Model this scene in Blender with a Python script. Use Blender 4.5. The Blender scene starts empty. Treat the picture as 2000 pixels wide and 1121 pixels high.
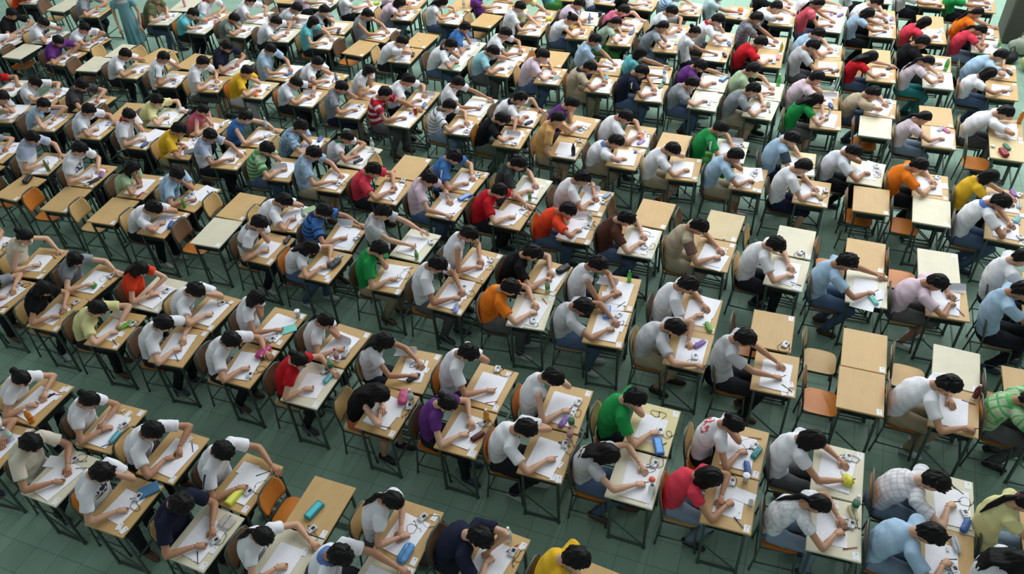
import bpy, math, random
import numpy as np
from mathutils import Matrix, Vector
COL = bpy.context.scene.collection
# ---------------------------------------------------------------- colours
def srgb(r, g, b):
    f = lambda c: c/12.92 if c <= .04045 else ((c+.055)/1.055)**2.4
    return (f(r/255), f(g/255), f(b/255))
PAL = dict(W=(236,238,244), LG=(198,200,205), G=(142,147,154), DG=(58,66,66), K=(24,26,30), N=(34,38,58),
    B=(70,120,185), PB=(170,200,226), GR=(38,150,78), LGR=(178,202,165), R=(200,32,44), CR=(222,66,86),
    OR=(232,72,42), O=(240,128,36), Y=(235,188,52), LY=(226,222,160), C=(222,214,196), BE=(186,172,148),
    PK=(215,110,140), LP=(226,204,218), PU=(104,56,130), BR=(84,52,42), TE=(110,196,205), TEP=(186,212,216),
    OL=(104,110,78), TAN=(226,176,112))
CNAME = dict(W='white', LG='light grey', G='grey', DG='dark grey', K='black', N='navy', B='blue', PB='pale blue', GR='green',
    LGR='pale green', R='red', CR='coral red', OR='orange red', O='orange', Y='yellow', LY='pale yellow', C='cream', BE='beige',
    PK='pink', LP='pale pink', PU='purple', BR='brown', TE='turquoise', TEP='pale aqua', OL='olive', TAN='buff yellow')
# ---------------------------------------------------------------- materials
MATS = {}
def new_mat(name):
    m = bpy.data.materials.new(name); m.use_nodes = True
    nt = m.node_tree; b = nt.nodes['Principled BSDF']
    return m, nt, b
def link(nt, a, b): nt.links.new(a, b)
def nnode(nt, t, **kw):
    n = nt.nodes.new(t)
    for k, v in kw.items(): setattr(n, k, v)
    return n
def math_node(nt, op, a, b=None, c=None):
    n = nt.nodes.new('ShaderNodeMath'); n.operation = op
    for i, x in enumerate((a, b, c)):
        if x is None: continue
        if isinstance(x, (int, float)): n.inputs[i].default_value = x
        else: nt.links.new(x, n.inputs[i])
    return n.outputs[0]
def mix(nt, fac, a, b):
    n = nt.nodes.new('ShaderNodeMix'); n.data_type = 'RGBA'
    for i, x in ((0, fac), (6, a), (7, b)):
        if isinstance(x, (int, float)): n.inputs[i].default_value = x
        elif isinstance(x, tuple): n.inputs[i].default_value = (*x[:3], 1)
        else: nt.links.new(x, n.inputs[i])
    return n.outputs[2]
def rnd_value(nt, colout, amt):
    oi = nnode(nt, 'ShaderNodeObjectInfo')
    hs = nnode(nt, 'ShaderNodeHueSaturation')
    v = math_node(nt, 'MULTIPLY_ADD', oi.outputs['Random'], amt*2, 1-amt)
    link(nt, v, hs.inputs['Value'])
    if isinstance(colout, tuple): hs.inputs['Color'].default_value = (*colout, 1)
    else: link(nt, colout, hs.inputs['Color'])
    return hs.outputs[0]
def plain(key, rgb, rough=.6, metal=0, spec=.4, alpha=1, amt=0, bump=0, coat=0):
    if key in MATS: return MATS[key]
    m, nt, b = new_mat(key)
    c = srgb(*rgb)
    b.inputs['Base Color'].default_value = (*c, 1)
    b.inputs['Roughness'].default_value = rough; b.inputs['Metallic'].default_value = metal
    b.inputs['Specular IOR Level'].default_value = spec; b.inputs['Alpha'].default_value = alpha
    b.inputs['Coat Weight'].default_value = coat
    tc = nnode(nt, 'ShaderNodeTexCoord'); nz = nnode(nt, 'ShaderNodeTexNoise'); nz.inputs['Scale'].default_value = 14
    link(nt, tc.outputs['Object'], nz.inputs['Vector'])
    c2 = tuple(x*.86 for x in c)
    col = mix(nt, nz.outputs['Fac'], c2, c)
    if amt: col = rnd_value(nt, col, amt)
    link(nt, col, b.inputs['Base Color'])
    if bump:
        bp = nnode(nt, 'ShaderNodeBump'); bp.inputs['Strength'].default_value = bump; bp.inputs['Distance'].default_value = .01
        link(nt, nz.outputs['Fac'], bp.inputs['Height']); link(nt, bp.outputs[0], b.inputs['Normal'])
    MATS[key] = m; return m
def wood(key, ca, cb, rough=.45, grain=60, amt=.08, axis='y'):
    if key in MATS: return MATS[key]
    m, nt, b = new_mat(key)
    tc = nnode(nt, 'ShaderNodeTexCoord'); mp = nnode(nt, 'ShaderNodeMapping')
    oi = nnode(nt, 'ShaderNodeObjectInfo')
    mp.inputs['Scale'].default_value = (grain, 2.5, 4) if axis == 'y' else (3, grain, 4)
    link(nt, tc.outputs['Object'], mp.inputs['Vector'])
    cmb = nnode(nt, 'ShaderNodeVectorMath', operation='ADD')
    r = math_node(nt, 'MULTIPLY', oi.outputs['Random'], 50.0)
    cx = nnode(nt, 'ShaderNodeCombineXYZ'); link(nt, r, cx.inputs[2])
    link(nt, mp.outputs[0], cmb.inputs[0]); link(nt, cx.outputs[0], cmb.inputs[1])
    nz = nnode(nt, 'ShaderNodeTexNoise'); nz.inputs['Scale'].default_value = 1; nz.inputs['Detail'].default_value = 4
    link(nt, cmb.outputs[0], nz.inputs['Vector'])
    n2 = nnode(nt, 'ShaderNodeTexNoise'); n2.inputs['Scale'].default_value = 5
    cm2 = nnode(nt, 'ShaderNodeVectorMath', operation='ADD')
    link(nt, tc.outputs['Object'], cm2.inputs[0]); link(nt, cx.outputs[0], cm2.inputs[1]); link(nt, cm2.outputs[0], n2.inputs['Vector'])
    col = mix(nt, nz.outputs['Fac'], srgb(*ca), srgb(*cb))
    stain = math_node(nt, 'MULTIPLY', math_node(nt, 'SUBTRACT', n2.outputs['Fac'], .45), .6)
    col = mix(nt, stain, col, tuple(x*.6 for x in srgb(*ca)))
    col = rnd_value(nt, col, amt)
    link(nt, col, b.inputs['Base Color']); b.inputs['Roughness'].default_value = rough
    b.inputs['Specular IOR Level'].default_value = .35
    MATS[key] = m; return m
def cloth(base, pat):
    key = 'cloth_%s_%s' % (base, pat)
    if key in MATS: return MATS[key]
    m, nt, b = new_mat(key)
    c = srgb(*PAL[base]); at = nnode(nt, 'ShaderNodeAttribute'); at.attribute_name = 'co'
    sp = nnode(nt, 'ShaderNodeSeparateXYZ'); link(nt, at.outputs['Vector'], sp.inputs[0])
    sl = nnode(nt, 'ShaderNodeAttribute'); sl.attribute_name = 'sleeve'
    U, G, F = sp.outputs; S = sl.outputs['Fac']
    tc = nnode(nt, 'ShaderNodeTexCoord'); nz = nnode(nt, 'ShaderNodeTexNoise'); nz.inputs['Scale'].default_value = 9; nz.inputs['Detail'].default_value = 3
    link(nt, tc.outputs['Object'], nz.inputs['Vector'])
    col = mix(nt, nz.outputs['Fac'], tuple(x*.9 for x in c), c)
    def stripe(freq, width, u=U, ph=0.0):
        s = math_node(nt, 'FRACT', math_node(nt, 'MULTIPLY_ADD', u, freq, ph))
        return math_node(nt, 'LESS_THAN', s, width)
    k = pat
    if k in ('s', 's2', 's3', 's4', 's5', 's6', 's7'):
        spec = dict(s=(9, .3, (80, 100, 125)), s2=(2, .35, (130, 128, 122)), s3=(7, .3, (36, 52, 96)), s4=(16, .4, (232, 226, 236)),
                    s5=(14, .45, (226, 222, 230)), s6=(7, .18, (60, 66, 76)), s7=(4, .38, (222, 205, 212)))[k]
        if base == 'LGR': spec = (7, .45, (70, 150, 90))
        if base == 'CR': spec = (22, .4, (232, 130, 140))
        col = mix(nt, stripe(spec[0], spec[1]), col, srgb(*spec[2]))
        if k == 's7': col = mix(nt, stripe(4, .15, ph=.45), col, srgb(50, 50, 84))
    elif k in ('p', 'p2'):
        c3 = {'W': (196, 186, 192), 'G': (92, 96, 108), 'LGR': (96, 170, 100), 'PB': (88, 110, 140), 'DG': (96, 78, 84)}.get(base, (120, 130, 150))
        a = math_node(nt, 'MULTIPLY', stripe(9, .3), .6); d = math_node(nt, 'MULTIPLY', stripe(7, .3, G), .6)
        if base == 'LGR': a = stripe(5, .22); d = stripe(4, .22, G)
        col = mix(nt, a, col, srgb(*c3)); col = mix(nt, d, col, srgb(*c3))
    elif k in ('f', 'c', '2', 'g2') and base != 'DG':
        n2 = nnode(nt, 'ShaderNodeTexNoise'); n2.inputs['Scale'].default_value = 22 if k != 'f' else 30; link(nt, tc.outputs['Object'], n2.inputs['Vector'])
        c3 = tuple(x*.55 for x in c)
        amt = {'f': .5, 'c': .55, '2': .2, 'g2': .1}[k]
        col = mix(nt, math_node(nt, 'MULTIPLY', math_node(nt, 'GREATER_THAN', n2.outputs['Fac'], .53), amt), col, c3)
    if k in ('g', 'n', 'gs', 'k2', 'g2'):
        n2 = nnode(nt, 'ShaderNodeTexNoise'); n2.inputs['Scale'].default_value = 28; link(nt, tc.outputs['Object'], n2.inputs['Vector'])
        t = math_node(nt, 'MULTIPLY', math_node(nt, 'GREATER_THAN', n2.outputs['Fac'], .47), math_node(nt, 'GREATER_THAN', F, .55))
        t = math_node(nt, 'MULTIPLY', t, math_node(nt, 'LESS_THAN', math_node(nt, 'ABSOLUTE', math_node(nt, 'SUBTRACT', G, .5)), .22))
        t = math_node(nt, 'MULTIPLY', t, math_node(nt, 'GREATER_THAN', U, .5)); t = math_node(nt, 'MULTIPLY', t, math_node(nt, 'LESS_THAN', U, .82))
        c3 = (60, 70, 95) if base in ('W', 'LG') else (30, 40, 40)
        if base in ('CR', 'R'): c3 = (240, 210, 210)
        col = mix(nt, t, col, srgb(*c3))
    if k in ('v', 'r', 'w', 'j', 'gs', 'b2', 'te'):
        c3 = dict(v=(120, 92, 84), r=(66, 76, 92), w=(222, 226, 226), j=(56, 66, 96), gs=(70, 140, 130), b2=(96, 130, 180), te=(130, 205, 205))[k]
        if k in ('r', 'v'): msk = S
        elif k in ('b2', 'te'):
            msk = math_node(nt, 'MULTIPLY', math_node(nt, 'GREATER_THAN', U, .62), .55)
        else: msk = math_node(nt, 'MULTIPLY', S, math_node(nt, 'LESS_THAN', math_node(nt, 'ABSOLUTE', math_node(nt, 'SUBTRACT', F, .5)), .09))
        col = mix(nt, msk, col, srgb(*c3))
    if k in ('rc', 'bc', 'k', 'gr', 'c2', 'b', 'n'):
        c3 = dict(rc=(170, 36, 48), bc=(96, 126, 190), k=(30, 34, 44), gr=(50, 150, 110), c2=(220, 226, 230), b=(232, 226, 214), n=(40, 48, 90))[k]
        col = mix(nt, math_node(nt, 'GREATER_THAN', U, .985), col, srgb(*c3))
    if k == 'q':
        n2 = nnode(nt, 'ShaderNodeTexNoise'); n2.inputs['Scale'].default_value = 26; link(nt, tc.outputs['Object'], n2.inputs['Vector'])
        t = math_node(nt, 'MULTIPLY', math_node(nt, 'GREATER_THAN', n2.outputs['Fac'], .5), math_node(nt, 'LESS_THAN', F, .3))
        t = math_node(nt, 'MULTIPLY', t, math_node(nt, 'GREATER_THAN', U, .74)); col = mix(nt, t, col, srgb(214, 90, 96))
    if k == 'l': col = mix(nt, .25, col, srgb(170, 186, 206))
    link(nt, col, b.inputs['Base Color']); b.inputs['Roughness'].default_value = .9; b.inputs['Specular IOR Level'].default_value = .15
    bp = nnode(nt, 'ShaderNodeBump'); bp.inputs['Strength'].default_value = .5; bp.inputs['Distance'].default_value = .012
    link(nt, nz.outputs['Fac'], bp.inputs['Height']); link(nt, bp.outputs[0], b.inputs['Normal'])
    MATS[key] = m; return m
def hair_mat():
    if 'hair' in MATS: return MATS['hair']
    m, nt, b = new_mat('black hair')
    tc = nnode(nt, 'ShaderNodeTexCoord'); nz = nnode(nt, 'ShaderNodeTexNoise'); nz.inputs['Scale'].default_value = 70; nz.inputs['Detail'].default_value = 3
    mp = nnode(nt, 'ShaderNodeMapping'); mp.inputs['Scale'].default_value = (1, 1, .25)
    link(nt, tc.outputs['Object'], mp.inputs['Vector']); link(nt, mp.outputs[0], nz.inputs['Vector'])
    col = mix(nt, nz.outputs['Fac'], srgb(8, 8, 10), srgb(26, 23, 24)); link(nt, col, b.inputs['Base Color'])
    b.inputs['Roughness'].default_value = .55; b.inputs['Specular IOR Level'].default_value = .18
    bp = nnode(nt, 'ShaderNodeBump'); bp.inputs['Strength'].default_value = .4; bp.inputs['Distance'].default_value = .004
    link(nt, nz.outputs['Fac'], bp.inputs['Height']); link(nt, bp.outputs[0], b.inputs['Normal'])
    MATS['hair'] = m; return m
def paper_mat():
    if 'paper' in MATS: return MATS['paper']
    m, nt, b = new_mat('printed paper')
    tc = nnode(nt, 'ShaderNodeTexCoord'); sp = nnode(nt, 'ShaderNodeSeparateXYZ'); link(nt, tc.outputs['Object'], sp.inputs[0])
    line = math_node(nt, 'LESS_THAN', math_node(nt, 'FRACT', math_node(nt, 'MULTIPLY', sp.outputs[0], 70.0)), .45)
    mp = nnode(nt, 'ShaderNodeMapping'); mp.inputs['Scale'].default_value = (90, 14, 1); link(nt, tc.outputs['Object'], mp.inputs['Vector'])
    nz = nnode(nt, 'ShaderNodeTexNoise'); nz.inputs['Scale'].default_value = 1.0; link(nt, mp.outputs[0], nz.inputs['Vector'])
    f = math_node(nt, 'MULTIPLY', line, math_node(nt, 'GREATER_THAN', nz.outputs['Fac'], .46))
    ax = math_node(nt, 'LESS_THAN', math_node(nt, 'ABSOLUTE', sp.outputs[0]), .115)
    ay = math_node(nt, 'LESS_THAN', math_node(nt, 'ABSOLUTE', math_node(nt, 'SUBTRACT', math_node(nt, 'ABSOLUTE', sp.outputs[1]), .082)), .068)
    f = math_node(nt, 'MULTIPLY', math_node(nt, 'MULTIPLY', f, ax), math_node(nt, 'MULTIPLY', ay, .09))
    col = mix(nt, f, srgb(242, 243, 250), srgb(70, 72, 84)); link(nt, col, b.inputs['Base Color'])
    b.inputs['Roughness'].default_value = .85; b.inputs['Specular IOR Level'].default_value = .2
    MATS['paper'] = m; return m
def card_mat():
    if 'card' in MATS: return MATS['card']
    m, nt, b = new_mat('white card')
    tc = nnode(nt, 'ShaderNodeTexCoord'); sp = nnode(nt, 'ShaderNodeSeparateXYZ'); link(nt, tc.outputs['Object'], sp.inputs[0])
    oi = nnode(nt, 'ShaderNodeObjectInfo')
    line = math_node(nt, 'LESS_THAN', math_node(nt, 'FRACT', math_node(nt, 'MULTIPLY', sp.outputs[1], 75.0)), .35)
    line = math_node(nt, 'MULTIPLY', line, math_node(nt, 'LESS_THAN', math_node(nt, 'ABSOLUTE', sp.outputs[0]), .014))
    sq = math_node(nt, 'LESS_THAN', math_node(nt, 'ADD', math_node(nt, 'ABSOLUTE', math_node(nt, 'ADD', sp.outputs[0], -.006)), math_node(nt, 'ABSOLUTE', math_node(nt, 'ADD', sp.outputs[1], -.02))), .009)
    col = mix(nt, math_node(nt, 'MULTIPLY', line, .3), srgb(238, 240, 246), srgb(80, 90, 110))
    col = mix(nt, math_node(nt, 'MULTIPLY', sq, .6), col, srgb(60, 70, 90))
    link(nt, col, b.inputs['Base Color']); b.inputs['Roughness'].default_value = .6
    MATS['card'] = m; return m
TOPS = dict(t=lambda: wood('tan tabletop', (192, 156, 103), (206, 172, 118)), w=lambda: wood('pale tabletop', (214, 208, 182), (224, 218, 194), amt=.05),
            y=lambda: wood('cream tabletop', (206, 192, 140), (216, 204, 156)), w2=lambda: wood('faded tabletop', (204, 182, 136), (214, 194, 150)))
TOPNAME = dict(t='tan wooden', w='pale cream topped', y='cream yellow topped', w2='faded tan')
CH = dict(orange=lambda: wood('orange plywood', (204, 120, 46), (216, 136, 62), rough=.35, axis='x', grain=40),
          tan=lambda: wood('tan plywood', (206, 168, 108), (218, 182, 126), rough=.4, axis='x', grain=40),
          brown=lambda: wood('brown plywood', (104, 78, 58), (122, 94, 70), rough=.35, axis='x', grain=40))
metal = lambda: plain('grey green painted steel', (80, 94, 88), .45, .3, .5, amt=.25)
dmetal = lambda: plain('dark steel', (34, 42, 40), .5, .3, .4, amt=.25)
skin_mats = [lambda i=i, c=c: plain('skin %d' % i, c, .55, 0, .35) for i, c in enumerate([(206, 160, 130), (196, 148, 118), (184, 136, 106), (214, 170, 142)])]
# ---------------------------------------------------------------- mesh tools
class MB:
    def __init__(s): s.v = []; s.f = []; s.m = []; s.n = 0
    def add(s, v, f, mi=0):
        v = np.asarray(v, float); s.v.append(v)
        s.f += [tuple(i+s.n for i in q) for q in f]; s.m += [mi]*len(f); s.n += len(v); return s
    def verts(s): return np.concatenate(s.v) if s.v else np.zeros((0, 3))
    def box(s, c, d, mi=0, R=None, taper=None):
        x, y, z = [a/2 for a in d]
        v = np.array([(i, j, k) for i in (-x, x) for j in (-y, y) for k in (-z, z)], float)
        if taper: v[1::2, :2] *= taper
        if R is not None: v = v @ np.asarray(R).T
        return s.add(v+np.asarray(c), [(0, 1, 3, 2), (4, 6, 7, 5), (0, 4, 5, 1), (2, 3, 7, 6), (0, 2, 6, 4), (1, 5, 7, 3)], mi)
    def rbox(s, c, d, r=.004, mi=0, ang=0):      # box with chamfered edges
        x, y, z = [a/2 for a in d]; v = []
        for zz, q in ((-z, r), (-z+r, 0), (z-r, 0), (z, r)):
            X, Y = x-q, y-q; rr = max(r, .001)
            v += [(X, -Y+rr, zz), (X, Y-rr, zz), (X-rr, Y, zz), (-X+rr, Y, zz), (-X, Y-rr, zz), (-X, -Y+rr, zz), (-X+rr, -Y, zz), (X-rr, -Y, zz)]
        f = [tuple(reversed(range(8))), tuple(range(24, 32))]
        for l in range(3): f += [(l*8+i, l*8+(i+1) % 8, l*8+8+(i+1) % 8, l*8+8+i) for i in range(8)]
        v = np.array(v); ca, sa = math.cos(ang), math.sin(ang)
        v[:, :2] = v[:, :2] @ np.array([[ca, sa], [-sa, ca]])
        return s.add(v+np.asarray(c), f, mi)
    def tube(s, pts, rad, n=8, mi=0, cap=True, sec=None):
        P = np.asarray(pts, float); k = len(P)
        R = np.full(k, rad) if np.isscalar(rad) else np.asarray(rad, float)
        T = np.gradient(P, axis=0); T /= np.linalg.norm(T, axis=1)[:, None]+1e-12
        up = np.array([0, 0, 1.]) if abs(T[0][2]) < .9 else np.array([1., 0, 0])
        rings = []; a = np.linspace(0, 2*math.pi, n, endpoint=False)
        A = np.cross(T[0], up); A /= np.linalg.norm(A)
        for i in range(k):
            A = A-T[i]*(A@T[i]); A /= np.linalg.norm(A); B = np.cross(T[i], A)
            sx, sy = sec[i] if sec is not None else (1, 1)
            rings.append(P[i]+R[i]*(np.outer(np.cos(a)*sx, A)+np.outer(np.sin(a)*sy, B)))
        v = np.concatenate(rings)
        f = [(l*n+i, l*n+(i+1) % n, (l+1)*n+(i+1) % n, (l+1)*n+i) for l in range(k-1) for i in range(n)]
        if cap: f += [tuple(reversed(range(n))), tuple(range((k-1)*n, k*n))]
        return s.add(v, f, mi)
    def ball(s, c, r, n=8, k=6, mi=0, R=None):
        r = np.array(r if hasattr(r, '__len__') else (r, r, r), float); v = [(0, 0, 1)]
        for i in range(1, k):
            t = math.pi*i/k
            v += [(math.sin(t)*math.cos(2*math.pi*j/n), math.sin(t)*math.sin(2*math.pi*j/n), math.cos(t)) for j in range(n)]
        v.append((0, 0, -1)); v = np.array(v)*r
        if R is not None: v = v @ np.asarray(R).T
        f = [(0, 1+j, 1+(j+1) % n) for j in range(n)]
        for i in range(k-2): f += [(1+i*n+j, 1+(i+1)*n+j, 1+(i+1)*n+(j+1) % n, 1+i*n+(j+1) % n) for j in range(n)]
        f += [(len(v)-1, 1+(k-2)*n+(j+1) % n, 1+(k-2)*n+j) for j in range(n)]
        return s.add(v+np.asarray(c), f, mi)
    def lathe(s, prof, n=14, mi=0, c=(0, 0, 0)):
        v = []
        for r, z in prof: v += [(r*math.cos(2*math.pi*j/n), r*math.sin(2*math.pi*j/n), z) for j in range(n)]
        k = len(prof)
        f = [(l*n+i, l*n+(i+1) % n, (l+1)*n+(i+1) % n, (l+1)*n+i) for l in range(k-1) for i in range(n)]
        f += [tuple(reversed(range(n))), tuple(range((k-1)*n, k*n))]
        return s.add(np.array(v)+np.asarray(c), f, mi)
    def mesh(s, name, mats=(), smooth=False):
        me = bpy.data.meshes.new(name); me.from_pydata(s.verts().tolist(), [], s.f)
        for m in mats: me.materials.append(m)
        if any(s.m): me.polygons.foreach_set('material_index', s.m)
        if smooth: me.polygons.foreach_set('use_smooth', [True]*len(s.f))
        me.update(); return me
def put(name, me, parent=None, loc=(0, 0, 0), rz=0, mat=None):
    o = bpy.data.objects.new(name, me); COL.objects.link(o); o.location = loc; o.rotation_euler = (0, 0, rz)
    if parent: o.parent = parent
    if mat is not None:
        if not me.materials: me.materials.append(mat)
        o.material_slots[0].link = 'OBJECT'; o.material_slots[0].material = mat
    return o
def tag(o, label, cat, group=None):
    o['label'] = label; o['category'] = cat
    if group: o['group'] = group
    return o
def thing(name, label, cat, loc, rz=0, group=None):
    o = bpy.data.objects.new(name, None); COL.objects.link(o); o.location = loc; o.rotation_euler = (0, 0, rz); o.empty_display_size = .1
    return tag(o, label, cat, group)
# temp object that unions overlapping solids into one smooth surface
_tm = bpy.data.meshes.new('tmp'); _to = bpy.data.objects.new('tmp', _tm); _ts = bpy.data.scenes.new('workbench'); _ts.collection.objects.link(_to)
_rm = _to.modifiers.new('r', 'REMESH'); _rm.mode = 'VOXEL'
_sm = _to.modifiers.new('s', 'SMOOTH'); _sm.factor = .5
def fuse(mb, voxel, smooth=3):
    me = bpy.data.meshes.new('t'); me.from_pydata(mb.verts().tolist(), [], mb.f); _to.data = me
    _rm.voxel_size = voxel; _sm.iterations = smooth
    vl = _ts.view_layers[0]; vl.update(); dg = vl.depsgraph
    ev = _to.evaluated_get(dg); em = ev.data
    v = np.empty(len(em.vertices)*3, np.float32); em.vertices.foreach_get('co', v)
    lt = np.empty(len(em.polygons), np.int32); em.polygons.foreach_get('loop_total', lt)
    li = np.empty(len(em.loops), np.int32); em.loops.foreach_get('vertex_index', li)
    _to.data = _tm; bpy.data.meshes.remove(me)
    if len(lt) and (lt == 4).all(): F = li.reshape(-1, 4)
    else:
        F = []; k = 0
        for t in lt: F.append(tuple(li[k:k+t])); k += t
    return v.reshape(-1, 3).astype(float), F
def fast_mesh(name, V, F, mats, midx=None, smooth=True):
    me = bpy.data.meshes.new(name)
    me.from_pydata(V.tolist() if hasattr(V, 'tolist') else V, [], F.tolist() if hasattr(F, 'tolist') else F)
    for m in mats: me.materials.append(m)
    if smooth: me.polygons.foreach_set('use_smooth', [True]*len(me.polygons))
    if midx is not None: me.polygons.foreach_set('material_index', midx)
    me.update(); return me
# ---------------------------------------------------------------- people
def nrm(v): v = np.asarray(v, float); return v/(np.linalg.norm(v)+1e-12)
def rotm(f, up=(0, 0, 1)):              # columns: forward, left, up
    f = nrm(f); l = nrm(np.cross(up, f)); return np.stack([f, l, np.cross(f, l)], 1)
def ik(a, b, l1, l2, pole):
    a = np.asarray(a, float); b = np.asarray(b, float); d = b-a; L = np.linalg.norm(d)
    if L > (l1+l2)*.985: b = a+d/L*(l1+l2)*.985; d = b-a; L = np.linalg.norm(d)
    if L < abs(l1-l2)+.06: b = a+d/(L+1e-9)*(abs(l1-l2)+.06); d = b-a; L = np.linalg.norm(d)
    x = (l1*l1-l2*l2+L*L)/(2*L); h = math.sqrt(max(l1*l1-x*x, 1e-6)); u = d/L
    p = np.asarray(pole, float); p = nrm(p-u*(p@u)); return a+u*x+p*h, b
def bez(a, b, c, n):
    t = np.linspace(0, 1, n)[:, None]; return (1-t)**2*a+2*t*(1-t)*b+t*t*c
def interp(P, Q, n): return [P+(Q-P)*i/(n-1) for i in range(n)]
HEADP = {}
def head_shape(n=20, k=16):
    if (n, k) in HEADP: return HEADP[(n, k)]
    v = []; 
    for i in range(k+1):
        t = math.pi*i/k
        for j in range(n):
            p = 2*math.pi*j/n; x, y, z = math.sin(t)*math.cos(p), math.sin(t)*math.sin(p), math.cos(t)
            X, Y, Z = x*.094, y*.074, z*.118
            if z < 0:
                w = -z; Y *= 1-.34*w**1.3; X = X*(1-.12*w)+.016*w if x > 0 else X*(1-.42*w)+.014*w
            if x > 0:
                X -= .010*math.exp(-((z-.06)/.16)**2)*math.exp(-((abs(y)-.42)/.2)**2)      # eye sockets
                X += .022*math.exp(-((z+.17)/.13)**2)*math.exp(-(y/.16)**2)                # nose
                X += .008*math.exp(-((z+.44)/.10)**2)*math.exp(-(y/.30)**2)                # lips
                X += .010*math.exp(-((z+.82)/.16)**2)*math.exp(-(y/.4)**2)                 # chin
            v.append((X, Y, Z))
    f = [(i*n+j, (i+1)*n+j, (i+1)*n+(j+1) % n, i*n+(j+1) % n) for i in range(k) for j in range(n)]
    HEADP[(n, k)] = (np.array(v), f); return HEADP[(n, k)]
def hair_shape(style, rng, n=30, k=22):
    """cap of hair around the skull in the head's frame (x face, y left, z crown)"""
    v = []; ph = [rng.uniform(0, 6.28) for _ in range(8)]
    part = rng.uniform(-.4, .4); vol = rng.uniform(.95, 1.1)
    for i in range(k+1):
        t = math.pi*i/k
        for j in range(n):
            p = 2*math.pi*j/n; q = math.atan2(math.sin(p), math.cos(p)); aq = abs(q)
            x, y, z = math.sin(t)*math.cos(p), math.sin(t)*math.sin(p), math.cos(t)
            # lower edge of the hair as a cosine of polar angle: front brow high, nape low
            if style == 's': edge = .44-.40*min(1, max(0, (aq-.85)/.8))-.62*min(1, max(0, (aq-1.75)/.5))
            elif style in ('p', 'u'): edge = .48-.42*min(1, max(0, (aq-.85)/.8))-.55*min(1, max(0, (aq-1.75)/.5))
            else: edge = .40-1.25*min(1, max(0, (aq-.75)/.6))
            edge += .07*math.sin(5*q+ph[0])+.05*math.sin(9*q+ph[1])
            th = (.012+.013*max(0, min(1, z*1.4+.4)))*vol+.004*math.sin(6*q+3*t+ph[2])+.004*math.sin(11*q-5*t+ph[3])+.003*math.sin(17*q+ph[4])
            if style == 's': th += .006*math.sin(13*q+7*t+ph[5])*math.sin(t)
            if style in ('p', 'u'): th *= .75
            X, Y, Z = x*(.096+th), y*(.077+th), z*(.116+th)
            if style in ('b', 'l') and z < -.1:
                w = min(1, (-z-.1)/.6); Y = y/max(math.sin(t), .35)*(.077+th+.012*w); X = min(X, .03) if aq > .8 else X
                X -= .012*w; Z *= 1+.18*w
            if z < edge:
                d = edge-z; s = max(.45, 1-6*d) if d < .09 else .45
                X, Y, Z = X*s, Y*s, Z*s
                if d > .09: X *= .6; Z = max(Z, -.05)
            v.append((X, Y, Z))
    f = [(i*n+j, (i+1)*n+j, (i+1)*n+(j+1) % n, i*n+(j+1) % n) for i in range(k) for j in range(n)]
    return np.array(v), f
def hand(mb, W, fw, down, side, kind, near, mi=0):
    """palm, four jointed fingers of different lengths and a thumb; W wrist, fw direction, down palm normal, side +1 left hand"""
    fw = nrm(fw); down = nrm(np.asarray(down, float)-fw*(np.dot(down, fw))); lat = nrm(np.cross(down, fw))*side   # lat points to the thumb
    mb.tube([W-fw*.015, W+fw*.012, W+fw*.045, W+fw*.078, W+fw*.088], [.021, .024, .030, .031, .022], 8, mi, sec=[(1, .8), (1.0, .75), (1.15, .55), (1.25, .48), (1.1, .4)] if abs(down[2]) > .5 else [(.8, 1), (.75, 1), (.55, 1.15), (.48, 1.25), (.4, 1.1)])
    curl = {'write': 1.15, 'flat': .28, 'cheek': .75, 'fist': 1.45}[kind]
    for i, (o, L) in enumerate(((.026, .066), (.009, .074), (-.009, .069), (-.025, .054))):
        b = W+fw*(.082-.004*abs(i-1.2))+lat*o; d = fw*1.0+lat*o*(2.2 if kind == 'flat' else .6); P = [b]; a = 0
        c = curl*(1-.25*(i == 0 and kind == 'write'))+.08*i
        for s, seg in enumerate((.45, .32, .25)):
            a += c*(.55 if s == 0 else .62); dd = nrm(nrm(d)*math.cos(a)+down*math.sin(a)); P.append(P[-1]+dd*L*seg)
        mb.tube([P[0]-fw*.012]+P if near else [P[0]-fw*.012, P[0], P[2], P[3]], [.0088, .0090, .0084, .0078, .0052][:5] if near else [.009, .009, .008, .006], 6 if near else 5, mi)
    tb = W+fw*.028+lat*.024
    td = nrm(fw*.8+lat*(.9 if kind == 'flat' else .35)+down*(.2 if kind == 'flat' else .75)); t2 = nrm(fw*.95+lat*(.3 if kind == 'flat' else -.35)+down*.5)
    mb.tube([tb-td*.01, tb+td*.03, tb+td*.03+t2*.026, tb+td*.03+t2*.042], [.012, .0115, .0098, .006], 6 if near else 5, mi)
def wrinkle(V, rng, amp):
    p = [rng.uniform(0, 6.28) for _ in range(6)]
    d = (np.sin(V[:, 2]*38+V[:, 0]*21+p[0])*np.sin(V[:, 1]*17+p[1])+.6*np.sin(V[:, 2]*63-V[:, 1]*30+V[:, 0]*30+p[2])+.5*np.sin(V[:, 0]*55+V[:, 1]*41+p[3]))*amp
    return d
def vnormals(V, F):
    F = np.asarray(F); n = np.cross(V[F[:, 2]]-V[F[:, 0]], V[F[:, 3]]-V[F[:, 1]]); N = np.zeros_like(V)
    for i in range(4): np.add.at(N, F[:, i], n)
    return N/(np.linalg.norm(N, axis=1)[:, None]+1e-12)
LOWC = dict(d=(38, 40, 46), j=(84, 104, 134), lj=(128, 146, 166), g=(92, 94, 96), gs=(104, 104, 104), gg=(92, 106, 92), k=(160, 148, 122),
            ks=(164, 154, 130), ns=(34, 38, 60), te=(52, 140, 140), gn=(96, 158, 80), w=(196, 198, 200), os=(196, 104, 72), dst=(30, 32, 40))
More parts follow.
